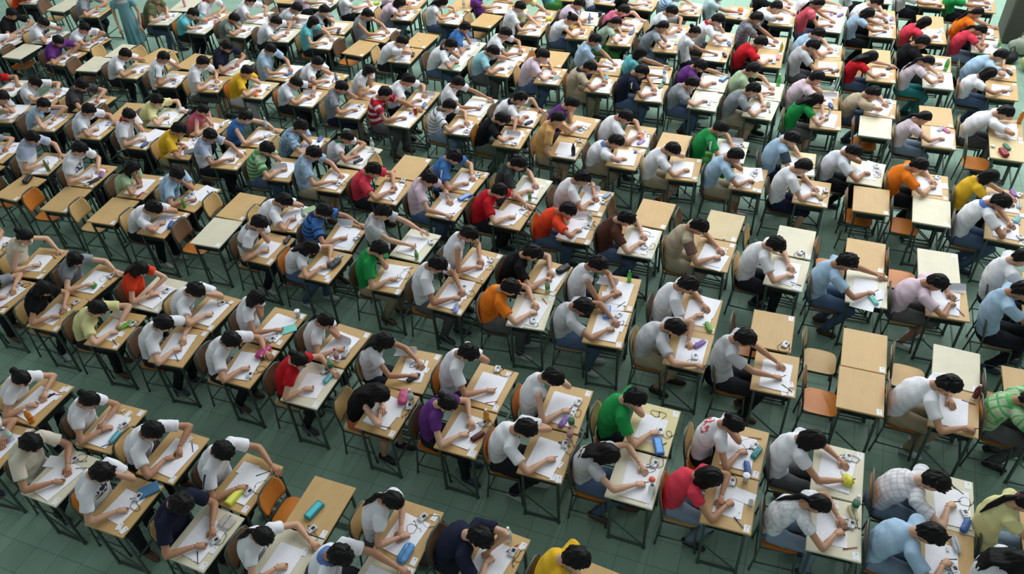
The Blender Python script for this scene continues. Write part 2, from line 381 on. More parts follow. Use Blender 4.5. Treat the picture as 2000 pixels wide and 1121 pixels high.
PEN = []
def person(row, col, cx, cy, ang, per, rng, label, rear=-.64):
    hx, hy, hz, style, shirt, low, pose = per
    base, _, pat = shirt.partition('~'); male = style == 's'; near = cy < 9.7; S = (1.0 if male else .93)*rng.uniform(.98, 1.02)
    Hd = np.array([hx, hy, hz])
    yaw = rng.uniform(-.18, .18); pit = {'w': .82, 'c': .72, 'h': .85, 'f': .9, 'x': .74, 'X': .8, 'D': .6, 'S': .15}[pose]+rng.uniform(-.08, .08)+(.12 if hz < 1.05 else -.05)
    fd = np.array([math.cos(pit)*math.cos(yaw), math.cos(pit)*math.sin(yaw), -math.sin(pit)])
    RH = rotm(fd); RH = RH @ np.array(Matrix.Rotation(rng.uniform(-.12, .12), 3, 'X'))
    nape = Hd+RH @ np.array([-.035, 0, -.065])*S
    C7 = nape+np.array([-.075, 0, -.045])*S
    h = C7[2]-.53; ch = .53*S; dx = math.sqrt(max(ch*ch-h*h, .01)); dx = min(max(dx, .08), .30)
    hipx = min(max(C7[0]-dx, -.60, rear+.135), -.36); hip = np.array([hipx, hy*.4, .525])
    mid = (hip+C7)/2; ctrl = mid+nrm(np.array([-(C7-hip)[2], 0, (C7-hip)[0]]))*.10
    sp = bez(hip, ctrl, C7, 9)
    tan = np.gradient(sp, axis=0); tan = tan/np.linalg.norm(tan, axis=1)[:, None]
    ly = np.array([0, 1., 0])
    sw = (.178 if male else .150)*S
    shc = C7+np.array([.035, 0, -.058])
    tw = rng.uniform(-.12, .12)
    sh = {s: shc+np.array([.025-s*tw*.15, s*sw, -.005+(.02 if pose in 'ch' and s > 0 else 0)]) for s in (-1, 1)}
    # hands: wrist targets in the desk frame
    wr = {-1: np.array([-.01, -.12, .795]), 1: np.array([.0, .12, .79])}
    kind = {-1: 'write', 1: 'flat'}; hd = {-1: np.array([.9, .45, -.25]), 1: np.array([.75, -.6, -.15])}
    pole = {-1: (-.35, -1, -.35), 1: (-.35, 1, -.35)}
    if pose == 'c': wr[1] = Hd+RH @ np.array([.02, .055, -.145]); hd[1] = RH @ np.array([.35, .1, 1.]); kind[1] = 'cheek'; pole[1] = (.3, .7, -1)
    if pose == 'h': wr[1] = Hd+RH @ np.array([.09, .09, -.06]); hd[1] = RH @ np.array([.15, -.5, 1.]); kind[1] = 'cheek'; pole[1] = (.3, 1, -.6)
    if pose == 'D': wr[1] = Hd+RH @ np.array([.05, .10, -.08]); hd[1] = RH @ np.array([.0, -.3, 1.]); kind[1] = 'cheek'; pole[1] = (.3, 1, -.6); wr[-1] = np.array([-.14, -.22, .60]); kind[-1] = 'flat'; hd[-1] = np.array([.5, .1, -.8])
    if pose == 'f': wr[1] = np.array([-.07, .03, .795]); hd[1] = np.array([.3, -.95, -.1]); wr[-1] = np.array([-.03, -.10, .80]); kind[-1] = 'fist'; hd[-1] = np.array([.6, .8, -.2])
    if pose == 'x': wr[1] = np.array([.10, .24, .79]); hd[1] = np.array([1., -.1, -.1])
    if pose == 'X': wr[-1] = np.array([.08, -.26, .795]); hd[-1] = np.array([1., -.15, -.12]); wr[1] = np.array([-.05, .10, .79])
    for s in (-1, 1):
        if wr[s][2] < .8: wr[s] = wr[s]+np.array([rng.uniform(-.02, .03), rng.uniform(-.025, .025), 0])
    l1, l2 = .275*S, .235*S; arms = {}
    for s in (-1, 1):
        e, w = ik(sh[s], wr[s], l1, l2, pole[s])
        if kind[s] == 'cheek':
            for pl_ in ((.3, .7, -1), (.3, 1, -.5), (.2, 1, -.2), (.1, 1, 0.)):
                e, w = ik(sh[s], wr[s], l1, l2, pl_)
                if e[2] > .79 or e[0] < -.27: break
        elif not (pose == 'D' and s < 0):
            for tr in (.1, .5, 1.2):
                if e[2] < .795 and e[0] > -.27: e, w = ik(sh[s], wr[s], l1, l2, (-.5, s, tr))
        arms[s] = (sh[s], e, w)
    # ---- body: skin surface
    sk = skin_mats[rng.randrange(4)]()
    vox = .0105 if near else .016
    mb = MB(); T = .96
    wd = [.11, .105, .11, .112, .115, .118, .11, .085, .045]; dp = [.08, .075, .075, .075, .078, .078, .068, .052, .045]
    def loft(m, wds, dps, n=14):
        vs = []; a = np.linspace(0, 2*math.pi, n, endpoint=False)
        for i in range(9):
            nn = np.cross(tan[i], ly); vs.append(sp[i]+np.outer(np.cos(a)*wds[i]*S, ly)+np.outer(np.sin(a)*dps[i]*S, nn))
        f = [(l*n+i, l*n+(i+1) % n, (l+1)*n+(i+1) % n, (l+1)*n+i) for l in range(8) for i in range(n)]
        f += [tuple(reversed(range(n))), tuple(range(8*n, 9*n))]; m.add(np.concatenate(vs), f)
    loft(mb, wd, dp)
    mb.tube([C7-tan[8]*.03, C7+(nape-C7)*.5, nape+RH @ np.array([.01, 0, .02])], [.058*S, .052*S, .054*S], 12)
    for s in (-1, 1):
        a, e, w = arms[s]; mb.tube([shc+(a-shc)*.55, a, a+(e-a)*.5, e-(e-a)*.06, e, e+(w-e)*.12, e+(w-e)*.4, w-(w-e)*.1, w+(w-e)*.04],
                [.036*S, .038*S, .038*S, .036*S, .037*S, .039*S, .037*S, .025*S, .023*S], 10)
    seatz = .455
    hw = .085*S; foot = {}
    shorts = low in ('ks', 'gs', 'ns', 'os'); legs = MB(); tr = MB()
    for s in (-1, 1):
        hj = hip+np.array([.02, s*hw, .0]); fx = rng.uniform(-.30, .02)-.06
        kn = np.array([hip[0]+.41*S, hip[1]*.5+s*(.10+rng.uniform(0, .03)), .50]); an = np.array([hip[0]+.41*S+fx+.05, kn[1]*.9, .075])
        d = an-kn; kn2 = kn; foot[s] = (an, nrm([1, s*.15, 0]))
        r = 1 if not male else 1.08
        legs.tube([hip+np.array([-.01, s*.03, 0]), hj, hj+(kn-hj)*.5, kn, kn+d*.06], [.045*S]*5, 8)
        if not shorts: legs.tube([kn, kn+d*.5, kn+d*.9], [.042*S, .040*S, .034*S], 8)
        tr.tube([hj-np.array([.06, 0, 0]), hj+(kn-hj)*.3, hj+(kn-hj)*.75, kn+np.array([-.005, 0, 0])], [.088*S*r, .09*S*r, .075*S*r, .068*S*r], 12)
        if shorts:
            tr.tube([kn-(kn-hj)*.12, kn+np.array([.006, 0, 0]), kn+d*.14], [.074*S, .074*S, .072*S], 12)
            legs.tube([kn, kn+d*.15, kn+d*.4, kn+d*.85, an-np.array([0, 0, .02])], [.052*S, .050*S, .052*S, .034*S, .036*S], 10)
        else:
            tr.tube([kn-(kn-hj)*.08, kn+np.array([.01, 0, 0])+d*.05, kn+d*.35, kn+d*.8, kn+d*.97], [.068*S, .069*S, .064*S, .055*S, .057*S], 12)
            legs.tube([kn+d*.85, an, an-np.array([0, 0, .02])], [.034, .034, .036], 8)
    mb.v += legs.v; mb.f += [tuple(i+mb.n for i in q) for q in legs.f]; mb.n += legs.n
    tr.ball(hip+np.array([-.01, 0, -.01]), (.125*S, .165*S, .10*S), 14, 10)
    V, F = fuse(mb, vox, 3)
    fm = MB(); fm.add(V, [tuple(q) for q in (F.tolist() if hasattr(F, 'tolist') else F)])
    for s in (-1, 1):
        a, e, w = arms[s]; aw = nrm(w-e); d = nrm(nrm(hd[s])*.75+aw*.6); dn = np.array([0, 0, -1.]) if kind[s] != 'cheek' else (Hd-w)
        hand(fm, w+aw*.012, d, dn, s*1.0, kind[s], near)
        if s < 0 and kind[s] == 'write' and near: PEN.append((cx, cy, ang, w+aw*.012+d*.105+np.array([0, 0, -.02]), d, rng.random(), row, col))
    hv, hf = head_shape(20, 16) if near else head_shape(14, 10)
    fm.add((hv*S) @ RH.T+Hd, hf)
    for s in (-1, 1):
        fm.ball(Hd+RH @ np.array([-.006, s*.077, -.012])*S, (.017, .008, .030), 8, 6, 0, RH)
        if near:
            fm.ball(Hd+RH @ np.array([.072, s*.031, .004])*S, (.011, .014, .008), 8, 6, 1, RH)
            fm.ball(Hd+RH @ np.array([.080, s*.031, .003])*S, (.005, .006, .006), 6, 5, 2, RH)
            fm.ball(Hd+RH @ np.array([.083, s*.031, .022])*S, (.006, .018, .0035), 8, 5, 2, RH)
    if near: fm.ball(Hd+RH @ np.array([.092, 0, -.052])*S, (.007, .020, .006), 8, 6, 3, RH)
    root = thing('person', label, 'person', (0, 0, 0))
    ca, sa = math.cos(ang), math.sin(ang)
    root.location = (cx+ca*hip[0]-sa*hip[1], cy+sa*hip[0]+ca*hip[1], 0); root.rotation_euler = (0, 0, ang)
    O = np.array([hip[0], hip[1], 0])
    mats = [sk, plain('eye white', (225, 222, 216), .3), plain('dark iris', (24, 18, 16), .3), plain('lips', (158, 88, 80), .5)]
    me = fast_mesh('body', fm.verts()-O, fm.f, mats, fm.m); put('body', me, root)
    # ---- trousers
    V, F = fuse(tr, vox*1.25, 4); V = V+vnormals(V, F)*wrinkle(V, rng, .003)[:, None] if hasattr(F, 'shape') else V
    V[:, 2] = np.where((V[:, 0] < hip[0]+.28) & (V[:, 2] < seatz) & (V[:, 2] > .40), seatz, V[:, 2])
    me = fast_mesh('trousers', V-O, F, [plain('trouser '+low, LOWC[low], .9, 0, .15)]); put('shorts' if shorts else 'trousers', me, root)
    # ---- shirt
    st = MB(); k = 1.06 if male else 1.0
    wd = [.152*k, .146*k, .145*k, .150*k, .158*k, .165*k, .162*k, .130*k, .074]; dp = [.118, .112, .110, .112, .116, .114, .104, .086, .066]
    loft(st, wd, dp, 18)
    st.tube([C7-tan[8]*.03, C7+(nape-C7)*.22], [.068*S, .060*S], 12)
    tank = pat[:1] in ('t', 'h') and pat != 'te'
    for s in (-1, 1):
        a, e, w = arms[s]
        if tank: st.ball(shc+(a-shc)*.62+np.array([0, 0, -.01]), (.075*S, .06*S, .06*S), 12, 8)
        else:
            f = .58 if male else .42
            st.tube([shc+(a-shc)*.3, a+np.array([0, 0, .004]), a+(e-a)*.3, a+(e-a)*f], [.072*S, .070*S, .064*S, (.066 if male else .056)*S], 12)
    V, F = fuse(st, vox*1.15, 4 if near else 3)
    V = V+vnormals(V, F)*(wrinkle(V, rng, .0035)+.002)[:, None]
    V[:, 2] = np.maximum(V[:, 2], seatz+.004) if True else V[:, 2]
    D = np.linalg.norm(V[:, None]-sp[None], axis=2)
    t = np.linspace(0, 1, 9); dd = [None, None]
    seg = sp[1:]-sp[:-1]; best = np.full(len(V), 9.); u = np.zeros(len(V))
    for i in range(8):
        q = np.clip(((V-sp[i])@seg[i])/(seg[i]@seg[i]), 0, 1); dist = np.linalg.norm(V-(sp[i]+q[:, None]*seg[i]), axis=1)
        mk = dist < best; best[mk] = dist[mk]; u[mk] = (i+q[mk])/8
    cv_ = nape-C7; qn = np.clip(((V-C7)@cv_)/(cv_@cv_), 0, 1); dn_ = np.linalg.norm(V-(C7+qn[:, None]*cv_), axis=1); u = np.where(dn_ < .092*S, np.where(u > .95, 1, u), np.minimum(u, .97))
    nb = nrm(np.cross(C7-hip, ly)); ci = np.clip((u*8).astype(int), 0, 8)
    fr = np.clip(((sp[ci]-V)@nb)/.22+.5, 0, 1)
    sl = np.zeros(len(V))
    for s in (-1, 1):
        a, e, w = arms[s]; ax = e-a; q = ((V-a)@ax)/(ax@ax); dist = np.linalg.norm(V-(a+np.clip(q, 0, 1)[:, None]*ax), axis=1)
        m2 = (dist < .085*S) & (q > .02) & (np.abs(V[:, 1]-hip[1]) > sw*.88); sl[m2] = 1; u[m2] = .85-q[m2]*.45; fr[m2] = np.clip((V[m2, 0]-a[0])/.14+.5, 0, 1)
    co = np.stack([u, (V[:, 1]-hip[1])/.36+.5, fr], 1)
    me = fast_mesh('shirt', V-O, F, [cloth(base, pat)])
    at = me.attributes.new('co', 'FLOAT_VECTOR', 'POINT'); at.data.foreach_set('vector', co.astype(np.float32).ravel())
    at = me.attributes.new('sleeve', 'FLOAT', 'POINT'); at.data.foreach_set('value', sl.astype(np.float32))
    put('vest_top' if tank else 'shirt', me, root)
    # ---- hair
    NB = nrm(np.cross(C7-hip, ly)); hb = MB(); hs = 's' if style == 's' else style; v, f = hair_shape(hs, rng, *((34, 26) if near else (22, 16)))
    hb.add((v*S) @ RH.T+Hd, f); L = lambda a: Hd+RH @ np.array(a)*S
    if style == 'p':
        g = L((-.095, 0, -.035)); lg = rng.uniform(0, .09); sd = rng.choice((-1, 1))*.03; dn = nrm(C7-Hd)
        hb.tube([L((-.085, 0, .02)), g, g*.5+(C7+NB*.07+tan[8]*.03)*.5+np.array([-.01, sd*.6, .02]), C7+NB*.070+ly*sd+tan[8]*.0, C7+NB*.092-tan[8]*.05+ly*sd*1.2, C7+NB*.105-tan[8]*(.09+lg)+ly*sd*1.2], [.018, .022, .028, .028, .022, .006], 10)
    if style == 'u': hb.ball(L((-.125, 0, .055)), (.038, .042, .036), 10, 8)
    if style == 'l':
        for i in range(7):
            y = (i-3)*.015; b = L((-.055, y*1.7, .0)); Y = ly*y; cv = (1-(y/.05)**2)*.008-.012
            hb.tube([b, C7+NB*(.055+cv)+tan[8]*.03+Y*1.3, C7+NB*(.075+cv)-tan[8]*.05+Y*1.35, sp[7]+NB*(.10+cv)-tan[7]*rng.uniform(.0, .07)+Y*1.2], [.030, .025, .018, .005], 8)
        for s in (-1, 1): hb.tube([L((.01, s*.080, .05)), L((.02, s*.090, -.04)), L((.04, s*.080, -.12)), L((.05, s*.07, -.19))], [.022, .024, .020, .006], 8)
    if style == 'b':
        for s in (-1, 1): hb.tube([L((.01, s*.085, .03)), L((.02, s*.092, -.04)), L((.03, s*.08, -.115))], [.022, .026, .012], 8)
    if style == 's' and near:
        for i in range(12):
            p = rng.uniform(0, 6.28); t = rng.uniform(.15, 1.25)
            d = np.array([math.sin(t)*math.cos(p), math.sin(t)*math.sin(p), math.cos(t)]); a = L(d*np.array([.105, .088, .126])); o = np.array([rng.uniform(-1, 1), rng.uniform(-1, 1), rng.uniform(-1, 1)])*.02
            hb.tube([a, a+RH @ d*.012+o*.5, a+RH @ d*.016+o*1.4], [.017, .013, .006], 6)
    V, F = fuse(hb, .0075 if near else .011, 2)
    hp = [rng.uniform(0, 6.28) for _ in range(3)]
    Q = (V-Hd) @ RH; fl = np.arctan2(Q[:, 1], -Q[:, 0]+.02)
    V = V+((V-Hd)/(np.linalg.norm(V-Hd, axis=1)[:, None]+1e-9))*((np.sin(fl*13+Q[:, 2]*20+hp[0])+.7*np.sin(fl*23-Q[:, 2]*35+hp[1]))*.0010+.002)[:, None]
    ho = put('hair', fast_mesh('hair', V-O, F, [hair_mat()]), root)
    if style in ('p', 'u') and near:
        c = [(225, 225, 230), (90, 200, 200), (210, 60, 80), (40, 40, 60)][rng.randrange(4)]
        tb = MB(); q = L((-.100, 0, .0)) if style == 'p' else L((-.108, 0, .04))
        n_ = 10; a_ = np.linspace(0, 6.283, n_+1); d = RH @ np.array([-1, 0, .1])
        X = nrm(np.cross(d, [0, 0, 1.])); Y = np.cross(d, X); tb.tube([q+.026*(math.cos(t)*X+math.sin(t)*Y) for t in a_], .008, 6)
        me = tb.mesh('hair_band', [plain('band %d' % c[0], c)], True); me.transform(Matrix.Translation(-Vector(O))); put('hair_band', me, ho)
    # ---- shoes
    sc = [(205, 208, 212), (40, 38, 38), (92, 62, 48), (60, 66, 80)][rng.randrange(4)]
    if low == 'gs' and base == 'LP': sc = (235, 238, 240)
    for s in (-1, 1):
        an, fd2 = foot[s]; sb = MB(); p0 = np.array([an[0], an[1], 0])
        z = np.array([0, 0, 1.])
        sb.tube([p0-fd2*.065+z*.038, p0-fd2*.045+z*.045, p0+z*.048, p0+fd2*.07+z*.036, p0+fd2*.135+z*.028, p0+fd2*.172+z*.022], [.022, .037, .041, .037, .036, .012], 10, sec=[(1, 1)]*6)
        v = sb.v[0]; v[:, 2] = np.maximum(v[:, 2], .002); sb.tube([p0+z*.05, p0+z*.095-fd2*.004], [.040, .042], 10)
        me = sb.mesh('shoe', [plain('shoe %d' % sc[0], sc, .5)], True); me.transform(Matrix.Translation(-Vector(O))); put('shoe', me, root)
    return root, hip, Hd
# row, column, desk x, y, turn, top, (head x, y, z, hair, shirt, lower, pose), things (kind, x, y), chair
DATA = [
(0,0,-7.19,2.88,5,'t',(-0.12,-0.04,0.97,'s','W','d','w'),[('b:clear',0.1,0.12),('k:pinkbits',0.07,0.09)],None),
(0,1,-6.25,2.81,-2,'w',(-0.18,0.02,1.17,'s','C','d','w'),[('r',-0.02,0.2),('p',-0.19,0.13)],None),
(0,2,-5.39,2.74,-0,'t',(-0.08,0.02,1.2,'s','W~g','d','h'),[('k:bookblue',0.13,0.21),('r',0.08,0.11),('c',0.12,-0.21),('c',0.19,-0.23)],None),
(0,3,-4.42,2.70,-3,'w',(-0.12,0.02,1.18,'s','N','d','w'),[('k:round',0.11,0.2),('r',0.13,-0.0),('c',0.17,-0.08),('c',0.07,-0.2)],None),
(0,4,-3.56,2.74,-1,'w',(-0.14,-0.01,1.07,'p','W','d','x'),[('c',0.12,0.12)],None),
(0,5,-2.65,2.75,-4,'w',(-0.3,-0.0,1.09,'s','W~bc','d','x'),[],None),
(1,0,-7.24,3.52,0,'t',(-0.04,0.0,1.1,'u','W~b','d','w'),[('b:orange',0.16,-0.25),('k:navy',0.07,0.08),('c',0.17,0.11),('c',0.14,0.22)],None),
(1,1,-6.19,3.48,2,'t',(-0.1,0.0,1.14,'u','W','d','f'),[('k:cyan',0.14,-0.11),('c',0.06,0.2),('e',-0.02,0.22),('c',0.04,0.11),('r',0.12,0.05)],None),
(1,2,-5.31,3.38,-0,'t',(-0.12,-0.0,1.08,'s','W','d','w'),[('c',0.03,0.22),('p',0.06,-0.01)],None),
(1,3,-4.39,3.33,-4,'t',(-0.14,0.01,1.17,'s','W~j','d','x'),[('k:boxyellow',0.01,-0.18),('r',0.1,-0.08),('p',-0.08,0.16)],None),
(1,4,-3.55,3.32,-0,'t',None,[('k:boxteal',-0.02,-0.06),('r',0.06,-0.24)],('orange',-0.46)),
(1,5,-2.63,3.34,-1,'t',(-0.09,0.01,1.19,'p','W','g','f'),[('r',0.07,0.18),('k:bluebig',0.09,-0.21),('c',0.17,0.22),('w',0.12,0.04)],None),
(1,6,-1.78,3.34,-4,'t',(-0.11,-0.01,1.05,'s','N','d','f'),[('b:clear',0.05,0.22),('r',0.13,0.12),('c',0.19,0.21)],None),
(1,7,-0.83,3.27,-5,'t',(-0.19,0.03,1.2,'s','Y','d','c'),[],None),
(2,0,-9.03,4.80,2,'t',(-0.08,-0.06,0.97,'s','G','d','w'),[('r',0.02,0.2)],None),
(2,1,-8.12,4.74,3,'t',(-0.02,0.0,1.13,'l','K','d','w'),[('r',0.11,0.2),('k:ruler',0.13,0.01)],None),
(2,2,-7.20,4.71,5,'t',(-0.11,-0.0,1.06,'s','LY','d','w'),[('L',-0.1,0.25),('r',0.16,0.12),('k:green',0.1,0.07),('c',0.13,-0.06)],None),
(2,3,-6.26,4.71,5,'t',(-0.08,0.0,1.09,'s','W','d','w'),[('c',0.09,0.05),('c',0.1,0.09)],None),
(2,4,-5.30,4.70,-1,'t',(-0.11,-0.0,1.1,'s','W','d','x'),[('k:magenta',0.08,0.2),('r',0.13,-0.14),('b:cap',0.12,0.12)],None),
(2,5,-4.43,4.66,0,'w',(-0.07,0.0,1.11,'u','R','d','x'),[('k:cyan',0.13,0.13),('b:green',0.1,0.25),('r',0.04,0.21)],None),
(2,6,-3.46,4.57,-2,'t',(-0.05,-0.01,1.03,'l','K~h','os','f'),[('k:pink',0.08,0.21),('b:clear',0.19,0.2),('r',0.19,0.13),('c',0.13,-0.0)],None),
(2,7,-2.57,4.59,-1,'t',(-0.17,0.0,1.1,'u','PU','d','w'),[('b:tea',0.16,0.18),('r',0.14,0.14),('k:darkred',0.15,-0.04),('c',0.15,-0.17),('c',0.16,-0.25)],None),
(2,8,-1.68,4.57,1,'t',(-0.22,-0.01,1.07,'s','W','d','h'),[('b:redcap',0.16,0.23),('r',0.13,0.15),('c',0.15,-0.09),('c',0.13,-0.25),('c',0.19,-0.26)],None),
(2,9,-0.79,4.57,-1,'w',(-0.29,-0.01,1.0,'l','LG','j','w'),[('r',0.13,0.2),('b:jar',0.18,-0.12),('k:orangelid',0.16,0.02),('p',0.06,-0.03),('w',0.04,0.11)],None),
(2,10,0.09,4.58,1,'t',(-0.22,-0.01,1.05,'b','CR','lj','f'),[('r',-0.01,0.21),('cup',0.11,0.26),('b:small',0.19,0.02),('c',0.09,-0.12),('p',0.12,0.1)],None),
(2,11,1.01,4.60,2,'w',(-0.2,-0.01,1.03,'p','W~f','lj','w'),[('r',0.14,0.06),('b:green',0.16,0.23),('k:beige',0.15,0.18),('c',-0.0,0.23)],None),
(2,12,1.91,4.58,-3,'t',(-0.19,-0.01,1.02,'s','PB','lj','c'),[('k:clear',0.08,0.16),('r',0.08,-0.1),('u',0.02,0.09)],None),
(2,13,2.72,4.38,0,'t',(-0.41,0.02,1.2,'l','W','d','w'),[],None),
(3,0,-10.02,5.47,0,'t',(-0.02,0.06,1.2,'s','W','d','w'),[('r',0.15,0.15),('p',0.01,0.25)],None),
(3,1,-9.10,5.45,9,'t',(-0.02,0.0,1.18,'u','C~t','d','x'),[('e',0.19,-0.17),('c',0.18,-0.27)],None),
(3,2,-8.09,5.35,-5,'t',(-0.17,-0.0,1.07,'b','G~o','d','x'),[('k:leaf',0.11,-0.09),('r',0.13,0.16),('e',0.19,-0.03)],None),
(3,3,-7.12,5.40,1,'w',(-0.11,-0.0,1.13,'l','OR','d','f'),[('r',0.08,0.07),('c',-0.06,0.18)],None),
(3,4,-6.26,5.33,-2,'t',(-0.12,-0.01,1.05,'s','W','g','h'),[('r',0.05,0.15),('c',0.14,0.2)],None),
(3,5,-5.31,5.33,0,'t',(-0.18,0.01,1.15,'b','W','d','c'),[('cup',0.15,0.23),('k:mintbag',0.16,0.0),('r',0.06,-0.21),('c',0.17,-0.22)],None),
(3,6,-4.42,5.29,-4,'t',(-0.14,-0.0,1.08,'p','W','d','c'),[('b:redcap',0.1,-0.23),('k:silver',0.13,-0.11),('L',-0.03,0.04)],None),
(3,7,-3.45,5.19,3,'t',(-0.29,0.0,1.12,'l','W','d','w'),[('L',-0.19,0.27),('r',0.02,0.1),('k:black',0.05,-0.12),('c',0.14,0.03)],None),
(3,8,-2.56,5.21,-2,'t',(-0.21,0.01,1.19,'s','W','d','h'),[('r',-0.01,0.26),('c',0.13,0.23)],None),
(3,9,-1.70,5.19,1,'t',(-0.13,0.01,1.15,'s','W~t','d','h'),[('b:green',0.14,-0.23),('k:purple',0.05,-0.2),('r',0.12,0.09),('p',-0.04,-0.04)],None),
(3,10,-0.78,5.20,-1,'y',(-0.2,0.0,1.12,'s','GR','d','c'),[('r',0.09,-0.03),('k:boxblue',0.12,-0.24),('c',-0.0,-0.12),('w',0.07,0.13),('p',-0.0,-0.02)],None),
(3,11,0.10,5.20,-2,'t',(-0.12,-0.0,1.08,'u','W~q','d','c'),[('r',0.12,0.08),('k:teal',0.17,0.0),('k:blue',0.1,-0.21),('c',-0.01,-0.17)],None),
(3,12,1.00,5.22,0,'w',(-0.3,0.0,1.11,'b','W','g','w'),[('r',0.08,0.19),('k:yellow',0.09,-0.1),('e',0.04,-0.01)],None),
(3,13,1.94,5.18,-1,'w',(-0.17,-0.01,0.99,'s','W~p','lj','c'),[('r',0.15,-0.09),('k:blue',0.15,-0.26),('c',0.14,0.07),('p',0.08,-0.05)],None),
(3,14,2.77,5.00,0,'t',(-0.35,0.01,1.2,'p','LY','lj','w'),[],None),
(4,0,-11.76,6.90,0,'t',None,[],None),
(4,1,-10.81,6.79,-1,'t',None,[('k:blackbag',-0.02,0.18)],None),
(4,2,-9.87,6.74,6,'t',None,[],('orange',-0.51)),
(4,3,-8.96,6.70,4,'t',None,[],('tan',-0.5)),
(4,4,-8.04,6.67,1,'t',(-0.07,-0.01,0.99,'s','W','dst','h'),[('k:blue',0.16,-0.03),('c',-0.05,0.1)],None),
(4,5,-7.17,6.70,3,'w',None,[],('orange',-0.44)),
(4,6,-6.26,6.60,-2,'t',(-0.03,0.0,1.15,'s','W~s2','d','c'),[('k:dark',0.18,0.26),('c',0.19,-0.21)],None),
(4,7,-5.34,6.51,-1,'t',(-0.16,-0.01,1.0,'l','W','j','w'),[('k:darkoval',0.12,0.04),('k:silver',0.1,0.19),('c',0.15,-0.2)],None),
(4,8,-4.39,6.57,1,'t',(-0.13,-0.0,1.15,'s','GR','k','c'),[('r',0.1,-0.05),('c',0.09,0.15),('c',0.19,-0.27)],None),
(4,9,-3.50,6.46,-3,'t',(-0.19,0.01,1.17,'s','W~g','g','w'),[('r',0.05,0.15),('k:bluewhite',0.13,-0.22),('c',-0.04,0.16)],None),
(4,10,-2.52,6.48,5,'w',(-0.24,-0.01,1.07,'s','O','g','w'),[('r',0.07,-0.18),('w',-0.0,0.18),('p',-0.11,-0.27)],None),
(4,11,-1.59,6.47,3,'t',(-0.29,-0.01,1.01,'s','LG~g','j','w'),[('k:bluebox',-0.05,0.26),('r',0.09,0.21)],None),
(4,12,-0.64,6.40,-1,'t',(-0.19,-0.0,1.02,'s','LG','ks','X'),[('k:purple',0.1,0.09),('r',0.09,-0.11),('p',0.05,-0.02)],None),
(4,13,0.30,6.32,1,'t',(-0.38,0.0,1.16,'s','LG','d','w'),[('c',0.11,-0.26),('c',0.17,-0.13)],None),
(4,14,1.16,6.33,-0,'t',None,[],('orange',-0.35)),
(4,15,2.04,6.34,-4,'t',(-0.15,0.0,1.06,'s','W','k','X'),[('b:red',0.19,0.26)],None),
(4,16,2.91,6.46,0,'t',(-0.25,-0.01,0.97,'s','LGR~p','g','w'),[],None),
(5,0,-11.93,7.51,9,'t',(-0.02,-0.0,1.06,'l','G','d','w'),[],None),
(5,1,-10.93,7.44,9,'t',(-0.02,0.01,1.2,'s','W~b2','d','x'),[('b:greentall',0.19,-0.19),('e',0.19,0.0)],None),
(5,2,-9.94,7.37,4,'t',(-0.02,0.01,1.2,'s','W~g','d','w'),[('k:purple',0.18,0.03),('r',0.09,-0.22),('k:dark',0.19,-0.14)],None),
(5,3,-8.98,7.34,5,'t',(-0.02,-0.0,1.06,'l','LGR','d','c'),[('k:pinkpen',0.13,-0.21),('e',0.19,-0.14)],None),
(5,4,-7.99,7.32,-4,'t',(-0.19,0.0,1.1,'s','PB~2','d','c'),[('r',-0.08,0.01),('b:greensm',0.03,-0.27)],None),
(5,5,-7.19,7.32,0,'t',None,[],None),
(5,6,-6.31,7.28,5,'t',(-0.07,-0.0,1.03,'s','W~g','d','h'),[('b:clear',0.19,0.0),('k:greennote',0.15,0.23),('c',0.16,-0.07)],None),
(5,7,-5.40,7.14,5,'t',(-0.23,0.0,1.11,'s','B~s3','d','x'),[('L',-0.11,0.27),('r',0.19,-0.04),('c',0.1,-0.26)],None),
(5,8,-4.39,7.22,-3,'w',(-0.42,0.0,1.17,'s','LG','d','x'),[('b:greens',0.16,-0.25),('r',0.18,0.11)],None),
(5,9,-3.45,7.08,-5,'t',(-0.09,0.01,1.2,'s','W~t','d','w'),[('r',0.13,0.13),('c',-0.08,-0.17),('e',0.19,-0.24)],None),
(5,10,-2.53,7.10,-5,'t',(-0.19,-0.01,1.08,'s','K','d','w'),[('b:redgreen',0.12,-0.26),('k:blackbag',0.14,0.19),('p',0.06,-0.03)],None),
(5,11,-1.62,7.08,3,'t',(-0.26,0.0,1.13,'s','W~t','d','f'),[('b:greenb',0.09,0.23),('c',0.1,-0.09),('p',-0.03,-0.2),('L',-0.17,0.12)],None),
(5,12,-0.64,7.00,0,'t',(-0.17,0.0,1.14,'s','W','g','w'),[('k:green',0.17,-0.21),('c',0.09,-0.16)],None),
(5,13,0.19,6.96,1,'t',None,[('r',0.16,-0.2)],('orange',-0.23)),
(5,14,1.17,6.94,0,'t',None,[],('tan',-0.46)),
(5,15,2.08,6.95,-3,'w',None,[],('tan',-0.41)),
(5,16,2.75,6.83,0,'t',None,[],('orange',-0.24)),
(6,0,-12.81,8.57,9,'t',(-0.02,-0.01,1.05,'s','LG','d','c'),[],None),
(6,1,-11.84,8.53,9,'t',(-0.02,0.0,1.06,'s','PB~t2','d','w'),[('L',-0.08,0.27),('r',0.14,0.16)],None),
(6,2,-10.85,8.54,5,'t',(-0.04,-0.0,1.09,'s','W~l','d','x'),[('r',0.07,0.16),('c',0.11,-0.04)],None),
(6,3,-9.86,8.49,4,'t',(-0.13,0.01,1.15,'s','W~rc','d','c'),[('k:blue',0.13,-0.18)],None),
(6,4,-8.99,8.43,5,'t',(-0.02,-0.0,1.08,'s','Y','ks','f'),[('k:book',0.14,-0.09),('r',-0.0,0.27)],None),
(6,5,-8.07,8.39,5,'t',(-0.29,-0.0,1.11,'s','W~b2','d','w'),[('p',-0.08,0.06),('c',0.19,-0.15)],None),
